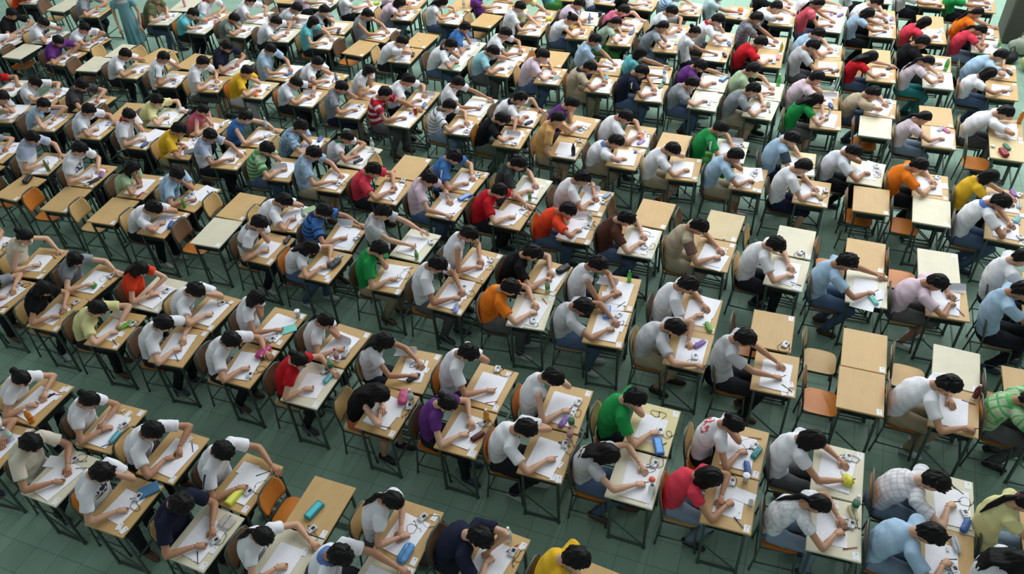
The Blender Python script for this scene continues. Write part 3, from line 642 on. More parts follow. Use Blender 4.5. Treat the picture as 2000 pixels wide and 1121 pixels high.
(6,6,-7.10,8.33,5,'t',(-0.21,0.0,1.08,'s','LGR~s','j','c'),[('c',0.1,-0.16),('L',-0.1,-0.03)],None),
(6,7,-6.20,8.29,3,'t',(-0.27,0.0,1.16,'s','PB~c','ks','w'),[('r',0.11,-0.11)],None),
(6,8,-5.27,8.26,0,'t',(-0.23,-0.01,1.06,'s','CR','d','w'),[('r',0.06,0.27),('c',-0.07,0.18)],None),
(6,9,-4.32,8.16,-1,'t',(-0.25,-0.0,1.14,'s','LP','j','X'),[('r',0.17,0.2),('k:bluebox',0.18,0.24),('c',0.13,0.06),('L',-0.1,0.12)],None),
(6,10,-3.39,8.21,-3,'t',(-0.18,0.0,1.09,'s','R','d','x'),[('r',0.1,0.17),('c',0.04,0.1),('p',-0.1,-0.15),('c',0.09,-0.15)],None),
(6,11,-2.43,8.16,1,'t',(-0.16,-0.01,1.02,'s','OR','j','c'),[('b:clear',0.1,0.17),('r',0.1,0.05),('L',-0.1,0.26),('p',-0.09,-0.15),('c',0.18,-0.27)],None),
(6,12,-1.60,8.11,-0,'w',(-0.2,0.0,1.07,'s','BR','j','w'),[('r',0.08,-0.11),('w',0.05,0.13),('c',0.04,-0.23)],None),
(6,13,-0.66,8.12,-2,'t',(-0.23,0.01,1.12,'s','BE~v','ks','w'),[('c',0.08,-0.23),('e',0.13,0.13)],None),
(6,14,0.24,8.02,-4,'w',(-0.2,0.01,1.11,'s','W','d','w'),[('p',0.0,-0.19),('c',0.14,-0.25)],None),
(6,15,1.15,7.99,1,'w',(-0.3,-0.0,1.08,'s','PB','j','x'),[('k:mint',0.08,-0.21),('p',-0.03,-0.27)],None),
(6,16,2.01,8.02,2,'t',(-0.18,-0.01,0.99,'s','LP','gs','w'),[('L',0.1,0.2),('e',0.11,0.09)],None),
(6,17,3.03,7.90,0,'t',(-0.39,0.0,1.17,'s','PB','d','w'),[],None),
(7,0,-13.55,9.32,9,'w',(-0.27,-0.02,0.97,'s','R~n','d','w'),[],None),
(7,1,-12.54,9.28,5,'t',(-0.26,-0.01,0.99,'s','W','d','w'),[('L',-0.02,0.07)],None),
(7,2,-11.56,9.23,3,'t',(-0.11,-0.0,1.09,'s','DG~p','d','w'),[('k:mix',-0.08,0.21),('r',-0.03,0.26)],None),
(7,3,-10.75,9.16,8,'t',None,[],None),
(7,4,-9.95,9.18,8,'w',(-0.08,0.0,1.05,'s','LY','d','x'),[('k:plasticbag',0.19,0.24),('c',0.18,0.01)],None),
(7,5,-8.97,9.08,-3,'t',(-0.06,0.0,1.06,'p','PK~t','d','c'),[('c',0.1,0.27),('k:white',0.11,0.13)],None),
(7,6,-7.98,9.05,5,'t',(-0.2,0.0,1.08,'s','B~t','d','x'),[('b:clear',-0.04,0.26),('k:silver',0.1,0.02),('c',0.15,0.12)],None),
(7,7,-7.03,9.00,5,'t',(-0.1,0.0,1.09,'s','PB~p','d','c'),[('k:blue',0.04,0.23),('c',0.09,0.07)],None),
(7,8,-6.16,8.96,-5,'w',(-0.16,-0.01,1.05,'p','W~gr','d','f'),[('b:clear',0.09,0.24),('k:dark',0.07,-0.14)],None),
(7,9,-5.28,8.89,-1,'t',None,[('k:orangepen',-0.16,-0.27)],None),
(7,10,-4.31,8.78,-4,'t',(-0.16,0.0,1.12,'s','B~w','d','w'),[('r',0.08,0.21),('c',0.19,0.26)],None),
(7,11,-3.36,8.84,-4,'w',(-0.16,-0.0,1.14,'s','DG','g','w'),[('r',-0.05,-0.2),('b:greens',0.11,-0.27),('c',0.15,0.13),('u',0.0,-0.1)],None),
(7,12,-2.43,8.79,-2,'t',(-0.15,-0.0,1.1,'s','W','d','w'),[('L',-0.1,0.27),('r',0.14,0.02),('k:paleblue',0.18,0.18)],None),
(7,13,-1.56,8.75,-2,'t',None,[],None),
(7,14,-0.64,8.74,-3,'w2',None,[('e',0.07,-0.27)],None),
(7,15,0.27,8.65,-2,'w',None,[('r',0.1,-0.21)],None),
(7,16,1.11,8.62,-1,'t',None,[],('orange',-0.49)),
(7,17,1.94,8.65,1,'w',None,[],('orange',-0.36)),
(7,18,3.08,8.51,0,'t',(-0.38,0.01,1.15,'s','W','d','c'),[],None),
(8,0,-15.25,10.72,-4,'w',(-0.04,-0.06,0.97,'s','W','d','w'),[('k:dark',-0.19,0.27)],None),
(8,1,-14.62,10.61,2,'w',None,[],None),
(8,2,-13.47,10.60,-2,'t',(-0.02,-0.01,1.08,'s','PU~2','d','w'),[('c',0.11,0.22),('c',0.15,0.02)],None),
(8,3,-12.70,10.52,7,'w',None,[],None),
(8,4,-11.71,10.49,4,'w2',(-0.1,-0.0,1.05,'s','W~g','d','h'),[('p',0.05,0.09),('r',0.16,-0.01)],None),
(8,5,-10.77,10.38,7,'t',(-0.05,0.01,1.15,'s','W~gs','d','h'),[('p',-0.09,0.14)],None),
(8,6,-9.90,10.41,9,'t',(-0.08,0.0,1.15,'s','W~k2','gs','w'),[('c',0.09,-0.16)],None),
(8,7,-8.95,10.43,3,'w2',(-0.16,0.01,1.06,'s','Y','w','c'),[('k:orange',0.05,-0.17),('r',0.15,0.06)],None),
(8,8,-7.92,10.41,0,'t',(-0.2,-0.01,0.99,'s','W~l','d','w'),[('L',-0.05,0.06),('e',0.15,0.11)],None),
(8,9,-6.95,10.26,3,'t',(-0.18,0.01,1.11,'s','G~w','ns','h'),[('r',0.06,0.11),('c',0.17,-0.27)],None),
(8,10,-6.00,10.23,-2,'w2',(-0.32,0.01,1.11,'s','R~s7','g','x'),[('b:redcan',0.13,0.12),('k:mix',0.04,0.13),('c',0.08,-0.06)],None),
(8,11,-4.98,10.24,1,'t',(-0.21,-0.0,1.05,'s','W~s6','lj','w'),[('r',0.14,-0.19),('w',0.07,-0.05)],None),
(8,12,-4.09,10.10,1,'t',(-0.16,-0.0,1.04,'s','K','gg','w'),[('r',0.11,-0.21),('c',0.16,0.08),('L',-0.01,0.02)],None),
(8,13,-3.18,10.04,-1,'t',(-0.15,0.01,1.19,'s','TAN','ks','D'),[('b:cola',0.16,-0.19),('r',0.13,0.21),('p',-0.01,-0.06)],None),
(8,14,-2.26,10.01,-3,'t',(-0.17,-0.01,0.97,'s','W~bc','k','c'),[('k:bluebits',0.1,0.15),('c',-0.0,0.23),('c',0.16,0.2)],None),
(8,15,-1.39,9.93,4,'t',(-0.2,-0.0,1.04,'s','W','ks','h'),[('c',0.07,0.14),('c',0.18,-0.22)],None),
(8,16,-0.48,9.91,-1,'t',(-0.23,-0.0,1.08,'s','PB','ks','c'),[('r',0.07,0.2),('c',0.12,-0.01),('c',0.12,-0.24),('p',-0.11,-0.11)],None),
(8,17,0.38,9.81,-1,'t',(-0.19,0.0,1.12,'s','W','ns','w'),[('k:tan',0.1,-0.1),('r',0.17,0.08),('c',0.14,-0.19)],None),
(8,18,1.14,9.84,1,'t',None,[],('orange',-0.0)),
(8,19,1.88,9.79,-1,'w',None,[],('orange',-0.35)),
(8,20,2.73,9.66,-5,'t',(-0.17,-0.01,1.11,'s','W~bc','j','w'),[('k:cyan',0.13,0.27),('r',0.17,-0.15),('c',0.09,0.14)],None),
(9,0,-15.34,11.31,1,'w',(-0.02,0.0,1.14,'s','K','d','w'),[],None),
(9,1,-14.54,11.29,6,'w',(-0.02,-0.0,1.04,'s','W~g','d','h'),[('L',0.16,0.24)],None),
(9,2,-13.44,11.25,-3,'t',(-0.02,0.0,1.05,'s','W~g','d','w'),[('r',0.12,0.21)],None),
(9,3,-12.54,11.10,3,'w',None,[],None),
(9,4,-11.70,11.11,-9,'t',None,[],None),
(9,5,-10.83,11.08,-2,'t',None,[],None),
(9,6,-9.93,11.08,-9,'w',(-0.02,-0.01,1.14,'s','N~2','d','w'),[('k:pinkpaper',0.03,-0.19),('c',-0.02,0.24)],None),
(9,7,-8.84,11.12,0,'t',(-0.21,0.01,1.16,'s','PB~c2','d','w'),[('k:blue',0.11,-0.06)],None),
(9,8,-7.90,11.05,-5,'t',(-0.17,0.0,1.05,'s','W~l2','d','c'),[('b:blue',0.19,-0.02),('k:redpen',0.09,0.0)],None),
(9,9,-6.91,10.88,-5,'t',(-0.02,-0.01,1.14,'b','W','d','c'),[('p',0.04,0.0)],None),
(9,10,-6.00,10.84,1,'t',(-0.19,-0.0,1.07,'s','W','d','w'),[('L',0.17,0.09),('k:bluebag',0.16,-0.2)],None),
(9,11,-4.97,10.86,-3,'w',(-0.33,-0.0,1.11,'s','W','d','x'),[('p',-0.13,-0.01),('c',0.09,-0.13),('r',0.07,-0.01)],None),
(9,12,-4.07,10.75,-3,'t',(-0.11,0.0,1.05,'s','W~k','d','x'),[('k:dark',0.11,-0.2),('c',-0.08,0.23)],None),
(9,13,-3.16,10.68,-4,'t',(-0.15,0.01,1.1,'s','PU~t','gs','c'),[('r',0.07,-0.11)],None),
(9,14,-2.24,10.63,-0,'t',(-0.21,-0.0,1.04,'s','W','d','w'),[('r',0.07,0.11),('k:orange',0.07,-0.04),('k:lilac',0.1,-0.18)],None),
(9,15,-1.67,10.54,-1,'t',None,[('e',0.04,0.08)],None),
(9,16,-0.83,10.58,-0,'w',(-0.19,-0.01,1.09,'s','GR~w','gn','w'),[('L',-0.0,0.27),('r',0.12,0.15)],None),
(9,17,0.14,10.50,2,'y',(-0.16,-0.0,1.12,'s','PB~r','ns','w'),[('c',0.16,0.18)],None),
(9,18,1.05,10.50,-4,'w',(-0.24,-0.0,1.03,'s','W~l','d','c'),[('r',0.11,0.18),('w',0.1,-0.09)],None),
(9,19,1.87,10.39,0,'t',(-0.23,-0.0,1.03,'s','O','d','w'),[('r',0.09,0.21),('p',0.14,0.04)],None),
(9,20,2.78,10.26,-3,'t',(-0.3,-0.01,1.08,'b','Y','d','w'),[('k:purplef',0.09,0.24),('r',0.16,0.2),('k:clearbag',0.15,-0.04)],None),
(10,0,-16.49,12.88,9,'w',(-0.07,-0.06,0.97,'s','OR','d','w'),[],None),
(10,1,-15.49,12.70,1,'w',None,[],None),
(10,2,-14.52,12.61,9,'t',(-0.02,-0.0,1.1,'s','G~b','d','w'),[('k:books',0.09,0.04)],None),
(10,3,-12.73,12.63,9,'w',(-0.04,0.01,1.18,'s','OL','j','w'),[],None),
(10,4,-11.65,12.47,2,'w',(-0.15,-0.01,1.01,'s','TE','d','h'),[('k:coral',0.16,0.22)],None),
(10,5,-10.69,12.52,-2,'w',(-0.17,-0.01,0.97,'s','OL~l','ks','c'),[('r',0.09,0.05)],None),
(10,6,-9.76,12.53,5,'w',(-0.12,-0.0,1.0,'s','W','d','w'),[],None),
(10,7,-8.75,12.45,-1,'t',(-0.22,0.0,1.11,'b','TE','d','w'),[('r',0.03,0.2)],None),
(10,8,-7.97,12.36,-5,'t',None,[],('orange',-0.42)),
(10,9,-7.00,12.29,1,'t',(-0.03,0.0,1.0,'s','W','d','c'),[('k:oval',0.19,0.02),('e',0.03,0.26)],None),
(10,10,-5.96,12.26,-3,'w',(-0.07,-0.01,1.06,'s','W~k','j','c'),[('k:greensheet',0.06,-0.19),('p',-0.02,0.21)],None),
(10,11,-5.05,12.25,-3,'t',(-0.19,0.01,1.02,'s','PB~te','g','h'),[('k:silver',0.13,0.02)],None),
(10,12,-4.14,12.17,3,'t',(-0.14,0.0,1.1,'s','LP','j','w'),[('k:greyfan',0.11,-0.07)],None),
(10,13,-3.22,12.10,1,'t',(-0.21,0.0,1.02,'s','BE~k','k','w'),[('k:cyan',0.04,0.21),('c',0.11,-0.19)],None),
(10,14,-2.34,12.02,1,'t',(-0.19,-0.01,1.1,'s','N~w','j','w'),[('k:greencase',0.11,0.27),('c',0.03,-0.15)],None),
(10,15,-1.45,11.97,-3,'w',(-0.25,0.0,1.0,'s','G','j','c'),[('w',0.07,-0.01),('r',0.09,-0.11)],None),
(10,16,-0.57,11.92,-5,'w',(-0.17,-0.01,1.05,'s','G','ks','w'),[('k:greybag',0.09,0.13),('k:tube',0.14,-0.02)],None),
(10,17,0.41,11.85,3,'t',(-0.21,-0.0,1.05,'l','GR','gs','f'),[('b:small',0.05,0.16),('k:mix',0.02,0.09)],None),
(10,18,1.13,11.80,0,'w',None,[],('orange',-0.08)),
(10,19,2.00,11.73,0,'t',(-0.28,0.0,1.02,'p','LP~s4','lj','c'),[('k:pinkcase',0.1,0.2),('k:clear',0.03,0.27),('p',0.07,-0.1)],None),
(10,20,2.90,11.64,-2,'w2',None,[('k:redblack',-0.06,-0.16),('k:tissue',-0.19,0.0),('k:greenb',-0.01,0.03)],('orange',-0.32)),
(11,0,-12.75,13.32,9,'w',None,[('b:pink',0.04,-0.06)],None),
(11,1,-11.66,12.97,-2,'t',(-0.02,0.01,1.15,'s','W~rc','d','w'),[('c',0.19,0.14)],None),
(11,2,-10.70,13.16,-0,'w',(-0.16,-0.01,1.09,'s','W','d','w'),[('cup',0.19,-0.01)],None),
(11,3,-9.79,13.18,-2,'w',(-0.02,-0.01,1.01,'s','LG','d','c'),[('L',0.1,-0.09)],None),
(11,4,-8.84,13.10,5,'w2',(-0.26,-0.0,1.06,'s','G','d','c'),[('k:black',0.08,-0.22)],None),
(11,5,-7.82,13.00,-5,'t',(-0.31,0.01,1.1,'s','G~t','d','w'),[('b:greenb',-0.18,-0.12)],None),
(11,6,-6.98,12.94,-3,'t',None,[('e',-0.01,-0.02)],None),
(11,7,-5.95,12.83,0,'w',(-0.04,0.01,1.13,'s','B','d','c'),[('L',-0.06,0.27)],None),
(11,8,-4.98,12.87,-5,'t',(-0.25,0.0,1.08,'s','W~g2','d','w'),[('r',0.18,0.17),('p',-0.11,0.03)],None),
(11,9,-4.30,12.80,1,'t',None,[],None),
(11,10,-3.24,12.74,2,'t',(-0.28,0.01,1.2,'s','PB','d','w'),[('c',0.17,0.19),('p',-0.02,-0.02)],None),
(11,11,-2.38,12.66,5,'t',(-0.32,0.0,1.1,'b','TE','d','x'),[('b:clear',0.12,-0.07),('k:greenc',0.14,-0.22)],None),
(11,12,-1.43,12.61,-0,'w',(-0.25,0.0,1.01,'s','PU','d','x'),[('k:bluebox',0.17,0.13)],None),
(11,13,-0.53,12.53,-0,'w',(-0.3,0.01,1.08,'s','LGR','g','w'),[('b:greenbig',0.13,0.21),('r',0.05,0.1)],None),
(11,14,0.33,12.48,2,'t',(-0.17,-0.01,1.09,'s','LP','d','c'),[('b:clear',0.12,0.27),('k:blue',0.12,-0.27),('L',0.05,0.05)],None),
(11,15,1.18,12.42,-1,'t',(-0.17,-0.01,0.97,'s','BE','j','w'),[('k:silver',0.11,0.19),('c',0.19,0.2)],None),
(11,16,1.98,12.35,2,'t',None,[],('tan',-0.44)),
(11,17,2.92,12.23,-3,'t',(-0.1,-0.01,0.99,'s','W','g','h'),[('b:orange',0.18,0.23),('c',0.07,0.1)],None),
(12,0,-10.66,14.21,3,'t',None,[],None),
(12,1,-9.76,14.13,-3,'w',(-0.4,-0.06,0.97,'s','LP','d','w'),[('r',0.18,-0.05)],None),
(12,2,-8.76,14.14,2,'w',(-0.29,-0.01,1.0,'s','W','d','w'),[('k:yellowgreen',0.13,0.15)],None),
(12,3,-7.80,13.99,5,'t',(-0.11,-0.01,0.97,'b','LP','lj','w'),[('c',0.12,0.01)],None),
(12,4,-6.77,14.05,-1,'t',(-0.24,0.0,1.04,'l','W','j','w'),[('k:mintcard',0.02,0.22)],None),
(12,5,-6.09,14.07,-5,'t',None,[],None),
(12,6,-5.06,13.92,-1,'t',(-0.26,-0.0,1.14,'s','W','d','w'),[('r',0.11,0.22)],None),
(12,7,-4.15,13.98,5,'t',(-0.16,-0.0,0.98,'u','W~t3','j','w'),[('c',0.15,-0.2),('k:orangecase',-0.15,0.14)],None),
(12,8,-3.33,13.88,5,'t',(-0.11,-0.01,1.05,'p','LGR~l','gn','w'),[('k:blue',0.16,0.22)],None),
(12,9,-2.45,13.82,2,'t',(-0.12,0.01,1.07,'p','G~l','lj','c'),[('k:greenf',0.11,0.27),('r',0.13,0.07),('L',-0.01,0.19)],None),
(12,10,-1.56,13.68,-1,'t',(-0.42,-0.01,1.1,'u','W','d','c'),[('k:black',0.18,-0.05),('p',-0.05,-0.15),('c',0.12,0.21)],None),
(12,11,-0.66,13.68,2,'t',(-0.19,0.01,1.02,'s','R','d','c'),[('k:pinkbag',0.15,0.06),('r',0.1,-0.13)],None),
(12,12,0.31,13.60,-2,'t',(-0.31,0.0,1.09,'s','LG','g','h'),[('k:brown',0.14,-0.14)],None),
(12,13,1.16,13.59,1,'t',(-0.23,-0.01,1.01,'l','R','j','x'),[('k:dark',0.13,0.2),('c',0.16,-0.01)],None),
(12,14,2.02,13.57,1,'w',(-0.24,-0.01,1.04,'p','LP~s5','te','w'),[('k:silver',0.06,0.16),('c',0.14,-0.06)],None),
(12,15,2.95,13.46,-3,'t',(-0.27,-0.01,0.98,'b','W','j','c'),[('k:silver',0.11,0.01)],None),
(13,0,-7.92,14.60,3,'t',(-0.37,-0.06,0.97,'s','LP','d','w'),[],None),
(13,1,-6.83,14.68,5,'t',None,[('b:clear',0.05,-0.14)],None),
(13,2,-6.06,14.75,-0,'t',(-0.36,-0.01,0.99,'s','PU~3','d','x'),[('p',0.07,-0.18)],None),
(13,3,-5.04,14.52,-2,'t',(-0.32,0.0,1.08,'s','LY','g','w'),[('k:yellow',0.15,-0.16)],None),
(13,4,-4.15,14.62,-0,'w',(-0.22,0.0,1.0,'s','LP~l','d','c'),[('b:blue',0.06,-0.21),('b:mug',0.18,0.11)],None),
(13,5,-3.30,14.52,-5,'t',(-0.17,-0.01,1.0,'s','PK~w','d','x'),[('b:small',0.14,-0.27)],None),
(13,6,-2.41,14.44,-5,'t',(-0.14,0.01,1.09,'s','W~l','d','w'),[],None),
(13,7,-1.54,14.29,-1,'t',(-0.14,-0.01,1.09,'s','W~rc','g','h'),[('k:bluesh',0.14,-0.2),('p',-0.04,0.04),('c',0.13,0.19)],None),
(13,8,-0.67,14.28,1,'t',(-0.35,0.0,1.19,'s','G~p','d','w'),[('b:yellow',0.17,-0.27),('c',0.18,0.05)],None),
(13,9,0.28,14.20,1,'t',(-0.23,-0.01,1.05,'s','PB','d','w'),[('r',0.12,0.09),('c',0.18,0.19),('c',0.17,-0.16)],None),
(13,10,1.07,14.18,2,'t',None,[],None),
(13,11,2.01,14.18,-2,'t',(-0.31,0.01,1.07,'s','K','g','c'),[('b:greenbig',0.14,-0.23)],None),
(13,12,2.98,14.10,-3,'t',(-0.1,-0.0,1.01,'s','PB~g','d','w'),[('k:dark',0.12,-0.02),('c',0.19,0.19)],None),
(14,0,-4.76,15.64,2,'t',(-0.42,-0.06,0.97,'s','TE','gn','w'),[],None),
(14,1,-4.03,15.62,-5,'t',(-0.41,-0.06,0.97,'s','W','j','w'),[],None),
(14,2,-3.26,15.53,-5,'t',(-0.35,-0.06,0.97,'s','K','d','w'),[],None),
(14,3,-2.36,15.46,2,'t',(-0.3,-0.0,0.99,'s','PB~s','w','w'),[('c',0.11,-0.09)],None),
(14,4,-1.45,15.51,-4,'t',(-0.39,0.0,1.04,'s','TEP','d','c'),[('k:orangebag',0.03,0.05),('r',0.07,-0.24),('c',-0.1,0.02)],None),
(14,5,-0.63,15.39,1,'t',(-0.15,-0.02,0.97,'s','W','d','x'),[('e',0.14,0.13)],None),
(14,6,0.23,15.33,-3,'w',(-0.27,-0.01,1.11,'p','CR~s','j','w'),[('c',0.02,-0.01)],None),
(14,7,1.14,15.30,1,'t',(-0.32,-0.01,1.03,'b','PB~l','d','w'),[],None),
(14,8,1.96,15.25,3,'t',(-0.19,0.0,0.97,'b','CR~d','d','c'),[('c',0.14,-0.2)],None),
(14,9,2.81,15.04,-2,'w',(-0.18,-0.01,1.01,'p','CR','lj','f'),[('k:silver',0.14,0.0),('b:greens',0.19,-0.03)],None),
(15,0,-0.62,16.00,-1,'w',(-0.33,-0.01,0.97,'s','K','d','w'),[('r',0.09,0.1)],None),
(15,1,0.26,15.93,-4,'w',(-0.42,-0.01,1.05,'s','W','d','x'),[('k:lilac',-0.02,-0.14),('k:purple',0.14,-0.16)],None),
(15,2,1.12,15.91,3,'t',(-0.17,-0.01,1.0,'s','W','d','w'),[('k:brown',0.05,-0.27),('k:purplebag',0.19,-0.12)],None),
(15,3,1.94,15.83,1,'t',None,[],None),
(15,4,2.82,15.59,-2,'t',(-0.22,0.01,1.07,'p','O~y','d','x'),[('c',0.0,-0.2)],None),
(16,0,1.02,16.82,4,'w',(-0.42,-0.06,0.97,'s','W','d','w'),[],None),
(16,1,1.97,16.84,0,'t',(-0.34,-0.06,0.97,'s','W','d','X'),[],None),
(16,2,2.84,16.82,-2,'t',(-0.39,-0.01,0.97,'s','GR','d','w'),[('u',0.14,-0.1)],None),
]
# ---------------------------------------------------------------- words
ORD = 'first second third fourth fifth sixth seventh eighth ninth tenth eleventh twelfth thirteenth fourteenth fifteenth sixteenth seventeenth eighteenth nineteenth twentieth twenty-first'.split()
def place(r, c): return '%s row up, %s from left' % (ORD[r], ORD[c])
# ---------------------------------------------------------------- desk
DX, DY = .46, .60
def leg_mesh():
    m = MB(); m.rbox((0, 0, .365), (.026, .026, .73), .003); m.box((0, 0, .012), (.032, .032, .024)); return m.mesh('desk_leg', [metal()])
def top_mesh():
    m = MB(); m.rbox((0, 0, .739), (DX, DY, .022), .004); me = m.mesh('tabletop', [TOPS['t']()]); return me
def shelf_mesh():
    m = MB(); m.box((-.005, 0, .622), (.38, .50, .006)); m.box((.185, 0, .675), (.006, .50, .106)); 
    for s in (-1, 1): m.box((-.005, s*.25, .675), (.38, .006, .106))
    m.box((.0, 0, .7265), (.42, .54, .003)); return m.mesh('shelf', [dmetal()])
def rails_mesh():
    m = MB()
    for s in (-1, 1): m.box((0, s*.262, .705), (.36, .02, .024))
    m.box((-.185, 0, .705), (.02, .50, .024)); m.box((.185, 0, .30), (.018, .50, .018)); return m.mesh('frame', [metal()])
def foot_mesh():
    m = MB(); m.box((0, 0, .032), (.36, .022, .022)); m.tube([(.17, 0, .045), (-.15, 0, .33)], .008, 6); return m.mesh('foot_rail', [metal()])
def edge_mesh():
    m = MB(); m.box((0, 0, .724), (DX-.01, DY-.01, .010)); return m.mesh('edge', [dmetal()])
def flat(w, h, mat, name, t=.0012):
    m = MB(); m.box((0, 0, t/2), (w, h, t)); return m.mesh(name, [mat])
ME = dict(leg=leg_mesh(), top=top_mesh(), shelf=shelf_mesh(), rails=rails_mesh(), foot=foot_mesh())
def far_frame():
    m = MB()
    for sx in (-1, 1):
        for sy in (-1, 1): m.box((sx*.18, sy*.262, .365), (.026, .026, .73))
    for s in (-1, 1): m.box((0, s*.262, .032), (.36, .022, .022)); m.box((0, s*.262, .705), (.36, .02, .024))
    m.box((-.185, 0, .705), (.02, .50, .024)); m.box((.185, 0, .30), (.018, .50, .018)); return m.mesh('far_frame', [metal()])
ME['farframe'] = far_frame()
ME['label'] = flat(.052, .078, card_mat(), 'seat_label')
def desk(r, c, cx, cy, ang, top, what):
    t = thing('school_desk', '%s school desk %s, %s' % (TOPNAME[top], what, place(r, c)), 'desk', (cx, cy, 0), ang, 'school desks in rows')
    put('tabletop', ME['top'], t, mat=TOPS[top]())
    put('book_shelf', ME['shelf'], t)
    if cy < 11.6:
        put('frame', ME['rails'], t)
        for sx in (-1, 1):
            for sy in (-1, 1): put('leg', ME['leg'], t, (sx*.18, sy*.262, 0))
        for sy in (-1, 1): put('foot_rail', ME['foot'], t, (0, sy*.262, 0))
    else: put('frame', ME['farframe'], t)
    rs = random.Random(r*77+c); side = -1 if rs.random() < .6 else 1
    if top == 't' and what == 'with nothing on it': side = -1
    o = put('seat_label', ME['label'], t, (DX/2-.045, side*(DY/2-.055), .7502), rs.uniform(-.1, .1)); o['label'] = 'white paper seat label'
    return t
# ---------------------------------------------------------------- chair
def chair_parts():
    P = {}
    m = MB(); n = 8; vs = []; a = np.linspace(0, 2*math.pi, 28, endpoint=False)
    for z, q in ((.437, .97), (.449, 1.0)):
        for t in a:
            x = .185*q*np.sign(math.cos(t))*abs(math.cos(t))**.45; y = .180*q*np.sign(math.sin(t))*abs(math.sin(t))**.45
            vs.append((x, y, z-.012*(abs(x)/.185)**3*(x > 0)-.004*(1-(y/.18)**2)))
    k = 28; m.add(vs, [(i, (i+1) % k, k+(i+1) % k, k+i) for i in range(k)]+[tuple(reversed(range(k))), tuple(range(k, 2*k))]); P['seat'] = m.mesh('seat', [CH['orange']()])
    m = MB(); f = []; nx, nz = 12, 8; V = []
    for sd in (0, 1):
        for i in range(nz+1):
            v = i/nz; half = .172*(1-.28*max(0, v-.62)**1.5/.23-.18*max(0, .15-v)/.15)
            for j in range(nx+1):
                u = -1+2*j/nx; y = u*half; V.append((-.175-.045*v-.028*(1-u*u)+.012*sd, y, .545+.27*v))
    N = (nx+1)*(nz+1); g = lambda s, i, j: s*N+i*(nx+1)+j
    for i in range(nz):
        for j in range(nx): f.append((g(0, i, j), g(0, i+1, j), g(0, i+1, j+1), g(0, i, j+1))); f.append((g(1, i, j), g(1, i, j+1), g(1, i+1, j+1), g(1, i+1, j)))
    for i in range(nz): f.append((g(0, i, 0), g(1, i, 0), g(1, i+1, 0), g(0, i+1, 0))); f.append((g(0, i, nx), g(0, i+1, nx), g(1, i+1, nx), g(1, i, nx)))
    for j in range(nx): f.append((g(0, 0, j), g(0, 0, j+1), g(1, 0, j+1), g(1, 0, j))); f.append((g(0, nz, j), g(1, nz, j), g(1, nz, j+1), g(0, nz, j+1)))
    m.add(V, f); P['backrest'] = m.mesh('backrest', [CH['brown']()], True)
    m = MB()     # arched back tube around the panel and the side rails under the seat
    arch = [(-.165, -.178, .43), (-.178, -.182, .56), (-.205, -.178, .70), (-.218, -.155, .79), (-.225, -.10, .825), (-.228, 0, .833), (-.225, .10, .825), (-.218, .155, .79), (-.205, .178, .70), (-.178, .182, .56), (-.165, .178, .43)]
    m.tube(arch, .0105, 8)
    for s in (-1, 1): m.tube([(-.165, s*.178, .425), (.15, s*.17, .420)], .0105, 6)
    m.tube([(.15, -.17, .42), (.15, .17, .42)], .0105, 6); P['frame'] = m.mesh('chair_frame', [metal()], True)
    m = MB(); m.tube([(0, 0, .425), (-.045, 0, .02)], .0105, 8); m.tube([(-.045, 0, .022), (-.047, 0, .001)], .013, 8); P['rear'] = m.mesh('rear_leg', [metal()], True)
    m = MB(); m.tube([(0, 0, .425), (.03, 0, .02)], .0105, 8); m.tube([(.03, 0, .022), (.032, 0, .001)], .013, 8); P['fore'] = m.mesh('fore_leg', [metal()], True)
    m = MB(); m.tube([(-.18, -.178, .16), (-.18, .178, .16)], .008, 6)
    for s in (-1, 1): m.tube([(-.185, s*.178, .16), (.17, s*.17, .16)], .008, 6)
    P['stretcher'] = m.mesh('stretcher', [metal()], True)
    m = MB()
    for s in (-1, 1):
        m.tube([(-.165, s*.178, .425), (-.21, s*.178, .001)], .0105, 6); m.tube([(.15, s*.17, .425), (.18, s*.17, .001)], .0105, 6)
    m.tube(arch, .0105, 6)
    for s in (-1, 1): m.tube([(-.165, s*.178, .425), (.15, s*.17, .420)], .0105, 6)
    P['farframe'] = m.mesh('far_chair_frame', [metal()], True)
    return P
CP = chair_parts()
def chair(r, c, x, y, ang, col, bcol, what):
    t = thing('school_chair', '%s plywood school chair %s, %s' % (col, what, place(r, c)), 'chair', (x, y, 0), ang, 'plywood chairs behind the desks')
    put('seat', CP['seat'], t, mat=CH[col]()); put('backrest', CP['backrest'], t, mat=CH[bcol]())
    if y < 11.6:
        put('frame', CP['frame'], t); put('stretcher', CP['stretcher'], t)
        for s in (-1, 1): put('leg', CP['rear'], t, (-.165, s*.178, 0)); put('leg', CP['fore'], t, (.15, s*.17, 0))
    else: put('frame', CP['farframe'], t)
